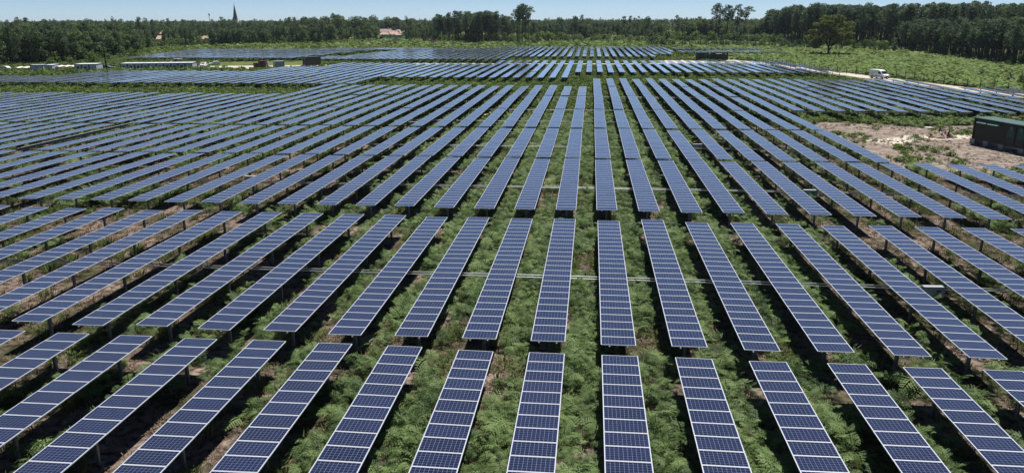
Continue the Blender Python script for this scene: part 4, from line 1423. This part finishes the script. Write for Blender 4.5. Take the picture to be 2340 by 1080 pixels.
understory([(-40, 150), (60, 146), (150, 143), (240, 136), (310, 127)], 50, 150, 2.0, 6.5)
understory([(300, 118), (370, 110), (430, 107), (520, 104), (640, 102.5), (760, 98.5)], 60, 190, 2.0, 7.0)
understory([(990, 95), (1060, 98), (1120, 99), (1200, 97), (1300, 96), (1480, 97)], 50, 200, 2.0, 6.0)
understory([(1480, 98), (1640, 97), (1790, 100)], 60, 120, 3.0, 8.0)
understory([(1745, 100), (1830, 105), (1930, 109), (2060, 113)], 60, 130, 2.0, 7.0)
understory([(2075, 119), (2150, 130), (2240, 140), (2360, 158)], 70, 110, 1.2, 3.6)
understory([(780, 93), (850, 88), (990, 87)], 30, 30, 1.5, 5.0)
# the distant woods
NW = Noise2(21, 60.0)
for i in range(5200):
    dist = 640 * (4200 / 640) ** (tr.random() ** 1.25)
    u = tr.uniform(-60, 2400)
    d = dirn(u)
    x, y = d.x * dist, d.y * dist
    k = tr.choice(['pine_tree', 'pine_tree', 'broadleaf_tree'])
    h = 9.5 + 6.5 * float(NW(x, y)) + tr.uniform(-1.5, 1.8)
    if dist > 1300: h += 1.5 * tr.random()
    if tr.random() < .07: h += tr.uniform(2, 6)
    h = lowered((x, y), h)
    if 862 < u < 925 and dist < 900: continue
    FAR.append((x, y, h, k))


# ------------------------------------------------------------------ scattering of what nobody could count
def scatter(name, variants, pos, rot, scl, label, cat):
    n = len(pos)
    me = bpy.data.meshes.new(name)
    me.vertices.add(n)
    me.vertices.foreach_set("co", np.asarray(pos, np.float32).ravel())
    a = me.attributes.new("rot", 'FLOAT_VECTOR', 'POINT'); a.data.foreach_set("vector", np.asarray(rot, np.float32).ravel())
    a = me.attributes.new("scl", 'FLOAT_VECTOR', 'POINT'); a.data.foreach_set("vector", np.asarray(scl, np.float32).ravel())
    a = me.attributes.new("idx", 'INT', 'POINT'); a.data.foreach_set("value", rng.integers(0, len(variants), n).astype(np.int32))
    o = put(name, me)
    ng = bpy.data.node_groups.new(name, 'GeometryNodeTree')
    ng.interface.new_socket("Geometry", in_out='INPUT', socket_type='NodeSocketGeometry')
    ng.interface.new_socket("Geometry", in_out='OUTPUT', socket_type='NodeSocketGeometry')
    N, L = ng.nodes, ng.links
    gi, go = N.new("NodeGroupInput"), N.new("NodeGroupOutput")
    iop = N.new("GeometryNodeInstanceOnPoints")
    j = N.new("GeometryNodeJoinGeometry")
    for me_v in variants:
        ob = bpy.data.objects.new(me_v.name, me_v)       # not linked: only a source for the scatter
        oi = N.new("GeometryNodeObjectInfo"); oi.inputs["Object"].default_value = ob; oi.inputs["As Instance"].default_value = True
        L.new(oi.outputs["Geometry"], j.inputs[0])

    def attr(nm, dt):
        q = N.new("GeometryNodeInputNamedAttribute"); q.data_type = dt; q.inputs["Name"].default_value = nm
        return q.outputs["Attribute"]
    e2r = N.new("FunctionNodeEulerToRotation")
    L.new(attr("rot", 'FLOAT_VECTOR'), e2r.inputs[0])
    L.new(gi.outputs[0], iop.inputs["Points"]); L.new(j.outputs[0], iop.inputs["Instance"])
    iop.inputs["Pick Instance"].default_value = True
    L.new(attr("idx", 'INT'), iop.inputs["Instance Index"])
    L.new(e2r.outputs[0], iop.inputs["Rotation"]); L.new(attr("scl", 'FLOAT_VECTOR'), iop.inputs["Scale"])
    L.new(iop.outputs[0], go.inputs[0])
    md = o.modifiers.new("scatter", 'NODES'); md.node_group = ng
    return tag(o, label, cat, None, "stuff")


# bracken clump: arching fronds with paired, drooping pinnae
def fern_clump(seed, nf=5, pairs=8, mat=None, fine=True):
    r = random.Random(seed); m = MB(); k = m.mi(mat or M['fern'])

    def tri(*q):
        i = len(m.v); m.v.extend(tuple(p) for p in q); m.f.append(tuple(range(i, i + len(q)))); m.m.append(k)
    for f in range(nf):
        az = 2 * math.pi * f / nf + r.uniform(-.8, .8); ln = r.uniform(.45, .95); h0 = r.uniform(.15, .62)
        out = Vector((math.cos(az), math.sin(az), 0)); side = Vector((-math.sin(az), math.cos(az), 0))
        base = Vector((r.uniform(-.22, .22), r.uniform(-.22, .22), 0))
        el = r.uniform(.15, 1.05); roll = r.uniform(-.6, .6)

        def P(t):
            return base + out * (.10 + ln * math.cos(el) * t) + Vector((0, 0, h0 + ln * (math.sin(el) * t - .55 * t * t)))
        w = side * .010
        tri(base - w, base + w, P(0) + w, P(0) - w)
        for p in range(pairs):
            t = (p + .25) / pairs
            c = P(t); d = (P(min(1.05, t + .06)) - c).normalized()
            L_ = ln * .50 * (1 - t) ** .85 * r.uniform(.8, 1.1) + .03
            wd = ln / pairs * .46
            sd = (side * math.cos(roll) + Vector((0, 0, math.sin(roll)))).normalized()
            for s_ in (-1, 1):
                sv = (sd * s_ + d * .5 + Vector((0, 0, r.uniform(-.15, .2)))).normalized()
                tip = c + sv * L_ + Vector((0, 0, -.22 * L_))
                if not fine:
                    mid = c + sv * L_ * .5
                    tri(c - d * wd * .7, c + d * wd * .7, mid + d * wd * .8, mid - d * wd * .8); tri(mid - d * wd * .8, mid + d * wd * .8, tip)
                    continue
                nl = 4 if L_ > .2 else 3
                for q in range(nl):          # leaflets along the pinna, both sides
                    u = (q + .2) / nl
                    b0 = c.lerp(tip, u) + Vector((0, 0, .05 * L_ * math.sin(u * 3.1)))
                    b1 = c.lerp(tip, min(1, u + 1.05 / nl)) + Vector((0, 0, .05 * L_ * math.sin(u * 3.1)))
                    ll = wd * 1.25 * (1 - u * .72)
                    tri(b0, b1, b0.lerp(b1, .8) + d * ll); tri(b1, b0, b0.lerp(b1, .8) - d * ll)
    return m.mesh("bracken_clump")


def tuft(seed, n=26, h=.45, mat=None, spread=.22, wd=.012):
    r = random.Random(seed); m = MB(); k = m.mi(mat or M['grass'])
    for i in range(n):
        a = r.uniform(0, 6.28); q = Vector((math.cos(a), math.sin(a), 0)); b = q * r.uniform(0, spread); ln = h * r.uniform(.5, 1.1)
        mid = b + q * ln * .25 + Vector((0, 0, ln * .7)); tip = b + q * ln * .75 + Vector((0, 0, ln * r.uniform(.6, 1.0)))
        w = Vector((-q.y, q.x, 0)) * wd
        j = len(m.v); m.v += [tuple(b - w), tuple(b + w), tuple(mid + w), tuple(mid - w), tuple(tip)]
        m.f += [(j, j + 1, j + 2, j + 3), (j + 3, j + 2, j + 4)]; m.m += [k, k]
    return m.mesh("grass_tuft")


def bushlet(seed, mat, n=80, w=.6, h=.75, size=.20):
    r = np.random.default_rng(seed)
    d = r.normal(size=(n, 3)); d /= np.linalg.norm(d, axis=1)[:, None]
    rr = r.uniform(.3, 1.05, n)[:, None]
    c = d * rr * np.array([w, w, h * .55]) + np.array([0, 0, h * .5]); c[:, 2] = np.maximum(c[:, 2], .04)
    v, f = quads_from(c, size, r, .45, 2.0)
    me = bpy.data.meshes.new("bush_clump"); me.from_pydata([tuple(p) for p in v], [], [tuple(int(i) for i in q) for q in f]); me.materials.append(mat)
    return me


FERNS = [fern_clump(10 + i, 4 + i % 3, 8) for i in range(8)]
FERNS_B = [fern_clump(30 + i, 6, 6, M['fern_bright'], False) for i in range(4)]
GRASS = [tuft(50 + i) for i in range(4)]
DRY = [tuft(60 + i, 22, .25, M['dry'], .3, .014) for i in range(3)]
SCRUB = [bushlet(70 + i, M['scrub']) for i in range(4)]
SCRUB_D = [bushlet(80 + i, M['fern']) for i in range(4)]


def wedge(y0, y1, dens, pad=4.0):
    """random ground points in the strip of the view between two distances along the rows"""
    n = int(.775 * (y1 * y1 - y0 * y0) * dens + 2 * pad * (y1 - y0) * dens)
    y = np.sqrt(rng.uniform(y0 * y0, y1 * y1, n))
    x = -.1014 * y + rng.uniform(-1, 1, n) * (.78 * y + pad)
    return x, y


NA, NB, NC = Noise2(1, 4.2), Noise2(2, 1.5), Noise2(3, 19.0)
TRACKS = [(TRACK_R, 3.6), (TRACK_B, 2.6), (TRACK_L, 4.2)]


FRONT_B = [(-66, 284), (62, 288), (62, 318), (24, 330), (22, 303), (-66, 302)]
FRONT_C = [tuple(at(*q))[:2] for q in ((500, 162), (560, 160), (700, 151), (700, 139), (640, 137), (500, 143))]
FRONT_R = [(60, 318), (66, 268), (70, 236), (76, 210), (84, 178), (94, 150), (104, 150), (96, 190), (86, 232), (72, 300)]


def on_track(x, y, extra=0.0):
    r = np.zeros(len(x), bool)
    for pts, w in TRACKS:
        for (x0, y0), (x1, y1) in zip(pts, pts[1:]):
            dx, dy = x1 - x0, y1 - y0
            t = np.clip(((x - x0) * dx + (y - y0) * dy) / (dx * dx + dy * dy), 0, 1)
            r |= np.hypot(x - x0 - t * dx, y - y0 - t * dy) < w + extra
    return r


def under_table(x, y):
    """inside block 1, below the glass"""
    f = np.mod((x - X0), PX)
    return f < MOD_W


def finish(x, y, smin, smax, squash=(.8, 1.2), tilt=.12, z=0.0):
    n = len(x)
    s = rng.uniform(smin, smax, n)
    pos = np.stack([x, y, np.full(n, z)], 1)
    rot = np.stack([rng.normal(0, tilt, n), rng.normal(0, tilt, n), rng.uniform(0, 6.283, n)], 1)
    scl = np.stack([s, s, s * rng.uniform(*squash, n)], 1)
    return pos, rot, scl


def lushness(x, y):
    """ferns thick in the middle of the picture, thin on the sandy left and right"""
    a = NA(x, y) * .62 + NB(x, y) * .38
    cx = x + .03 * y - 3
    mid = np.exp(-(cx / (13 + .12 * y)) ** 2)
    back = np.clip((y - 75) / 45, 0, 1)
    return a + .34 * mid + .22 * back - .20 + .12 * (NC(x, y) - .5)


# bracken among the near tables
pos, rot, scl = [], [], []
for y0, y1, dens, s0, s1 in ((15, 62, 5.6, .45, 1.3), (62, 132, 2.9, .65, 1.5)):
    x, y = wedge(y0, y1, dens)
    keep = (lushness(x, y) + rng.normal(0, .035, len(x)) > .465) & ~inside(CLEAR, x, y) & (~under_table(x, y) | (rng.random(len(x)) < .08))
    P_ = finish(x[keep], y[keep], s0, s1)
    pos.append(P_[0]); rot.append(P_[1]); scl.append(P_[2])
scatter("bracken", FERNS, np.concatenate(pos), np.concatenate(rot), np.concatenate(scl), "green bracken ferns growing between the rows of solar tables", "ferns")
# grass and dry litter
x, y = wedge(15, 135, 3.6)
lu = lushness(x, y)
keep = ~((x > 47) & (x < 70) & (y > 94) & (y < 116)) & (lu > .22) & (lu < .56) & (NB(y, x) > .40) & (~under_table(x, y) | (rng.random(len(x)) < .25)) & (~inside(CLEAR, x, y) | ((NA(x * 1.7, y * 1.7) > .68)))
scatter("grass_tufts", GRASS, *finish(x[keep], y[keep], .7, 1.5), "green grass tufts on the sandy soil around the tables", "grass")
x, y = wedge(15, 90, 2.6)
keep = (lushness(x, y) < .52) & ~inside(CLEAR, x, y)
scatter("dry_litter", DRY, *finish(x[keep], y[keep], .7, 1.5, (.3, .8)), "dry brown litter and dead fronds on the bare sandy ground", "litter")
# undergrowth under and between the far tables and in the grass strip
x, y = wedge(126, 335, 1.3)
keep = ~on_track(x, y, 1.5) & ~inside(CLEAR, x, y) & ~inside(FRONT_R, x, y) & ~inside(FRONT_B, x, y) & ~inside(FRONT_C, x, y) & (NA(x, y) * .6 + NB(x, y) * .4 > .30)
scatter("undergrowth", SCRUB + SCRUB_D[:2], *finish(x[keep], y[keep], .6, 1.35, (.5, 1.0)), "low green undergrowth beneath the far tables and along the grass strip", "undergrowth")
# the fern field on the right, beyond the fence
x, y = wedge(120, 460, .95)
fx = np.interp(y, [120, 125, 160, 186, 205, 231, 245, 262, 296, 330, 380, 460], [112, 111, 105, 98.5, 92, 88, 82, 76, 72, 66, 62, 60])
keep = (x > fx) & (NB(x * .6, y * .6) > .12)
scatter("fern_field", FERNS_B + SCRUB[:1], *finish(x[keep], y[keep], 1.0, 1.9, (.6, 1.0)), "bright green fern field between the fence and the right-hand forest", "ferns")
# back meadow
ARR = [[(-118, 298), (30, 298), (42, 340), (44, 450), (-54, 452), (-60, 432), (-156, 430)], [(-203, 304), (-118, 304), (-104, 412), (-222, 412)], [(38, 362), (95, 362), (90, 450), (38, 450)]]
x, y = wedge(330, 455, .22)
keep = inside(ARR[0], x, y) | inside(ARR[1], x, y) | inside(ARR[2], x, y)
scatter("low_weeds", SCRUB, *finish(x[keep], y[keep], .8, 1.6, (.4, .8)), "low green weeds under the farthest solar tables", "weeds")
x, y = wedge(335, 640, .10)
keep = (NA(x * .3, y * .3) > .25)
for pg in ARR:
    keep &= ~inside(pg, x, y)
scatter("meadow_plants", SCRUB + FERNS_B[:2], *finish(x[keep], y[keep], 1.5, 3.4, (.4, .8)), "pale green meadow plants before the distant forest edge", "meadow")
# hedge of scrub in front of the camp
U = rng.uniform(0, 560, 900); V = rng.uniform(169, 179, 900) - np.clip((U - 200) / 160, 0, 1) * 6
pp = np.array([tuple(at(u, v)) for u, v in zip(U, V)])
scatter("scrub_bank", SCRUB + SCRUB_D, *finish(pp[:, 0], pp[:, 1], 1.5, 2.6, (.7, 1.0)), "rough green and brown scrub bank in front of the site camp", "scrub")

# clods and stones on the bare clearing
def clod(seed):
    r = random.Random(seed); m = MB(); k = m.mi(M['dirt'])
    n = 7
    for j, (rr, z) in enumerate(((1.0, -.1), (.9, .35), (.45, .7))):
        for i in range(n):
            a = 6.283 * i / n; q = rr * r.uniform(.7, 1.15)
            m.v.append((q * math.cos(a), q * math.sin(a), z * r.uniform(.8, 1.2)))
    for j in range(2):
        for i in range(n):
            m.f.append((j * n + i, j * n + (i + 1) % n, (j + 1) * n + (i + 1) % n, (j + 1) * n + i)); m.m.append(k)
    m.f.append(tuple(range(2 * n, 3 * n))); m.m.append(k)
    return m.mesh("clod")


x = rng.uniform(33, 76, 5200); y = rng.uniform(84, 132, 5200)
keep = inside(CLEAR, x, y) & (NB(x * .5, y * .5) > .35)
s3 = finish(x[keep], y[keep], .04, .22, (.6, 1.0))
scatter("soil_clods", [clod(i) for i in range(4)], *s3, "clods and stones strewn over the bare dirt clearing", "clods")
x = rng.uniform(33, 78, 2600); y = rng.uniform(83, 134, 2600)
keep = inside(CLEAR, x, y) & (NA(x * .8 + 50, y * .8) > .62) & ~((x > 47) & (x < 70) & (y > 94) & (y < 116))
scatter("clearing_weeds", GRASS + SCRUB[:2], *finish(x[keep], y[keep], .5, 1.15, (.4, .9)), "dark green weeds in patches on the bare clearing", "weeds")

# the wood behind
joined = {'pine_tree': [join_meshes("wood_pine", v) for v in PINES], 'broadleaf_tree': [join_meshes("wood_broadleaf", v) for v in BROADS],
          'young_pine': [join_meshes("wood_young_pine", v) for v in YPINES], 'shrub': [join_meshes("wood_shrub", v) for v in SHRUBS],
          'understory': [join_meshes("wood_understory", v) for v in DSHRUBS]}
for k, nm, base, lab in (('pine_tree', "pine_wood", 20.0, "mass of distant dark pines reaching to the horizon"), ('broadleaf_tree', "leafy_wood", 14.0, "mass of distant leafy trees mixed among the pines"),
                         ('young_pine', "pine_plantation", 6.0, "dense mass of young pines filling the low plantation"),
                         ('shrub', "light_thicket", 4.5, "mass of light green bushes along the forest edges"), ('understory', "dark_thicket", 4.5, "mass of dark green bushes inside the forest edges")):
    q = np.array([f[:3] for f in FAR if f[3] == k])
    if len(q) == 0: continue
    s = q[:, 2] / base; n = len(q)
    w = s * rng.uniform(.9, 1.25, n)
    scatter(nm, joined[k], np.stack([q[:, 0], q[:, 1], np.zeros(n)], 1), np.stack([np.zeros(n), np.zeros(n), rng.uniform(0, 6.28, n)], 1), np.stack([w, w, s], 1), lab, "wood")
print("BUDGET", budget, "single", len(single), "rest", len(rest), "far trees", len(FAR))

# ------------------------------------------------------------------ the air between here and the horizon
hz = MB(); hz.box((-5200, -60, -1.0), (5200, 6500, 46.0), None)
hm = bpy.data.materials.new("thin_air"); hm.use_nodes = True
hn = hm.node_tree
hn.nodes.remove(hn.nodes["Principled BSDF"])
pv = hn.nodes.new("ShaderNodeVolumePrincipled")
pv.inputs["Color"].default_value = (0.72, 0.82, 1.0, 1)
pv.inputs["Density"].default_value = HAZE
pv.inputs["Anisotropy"].default_value = 0.2
hn.links.new(pv.outputs[0], hn.nodes["Material Output"].inputs["Volume"])
hz.mats = [hm]
tag(hz.build("haze"), kind="stuff")
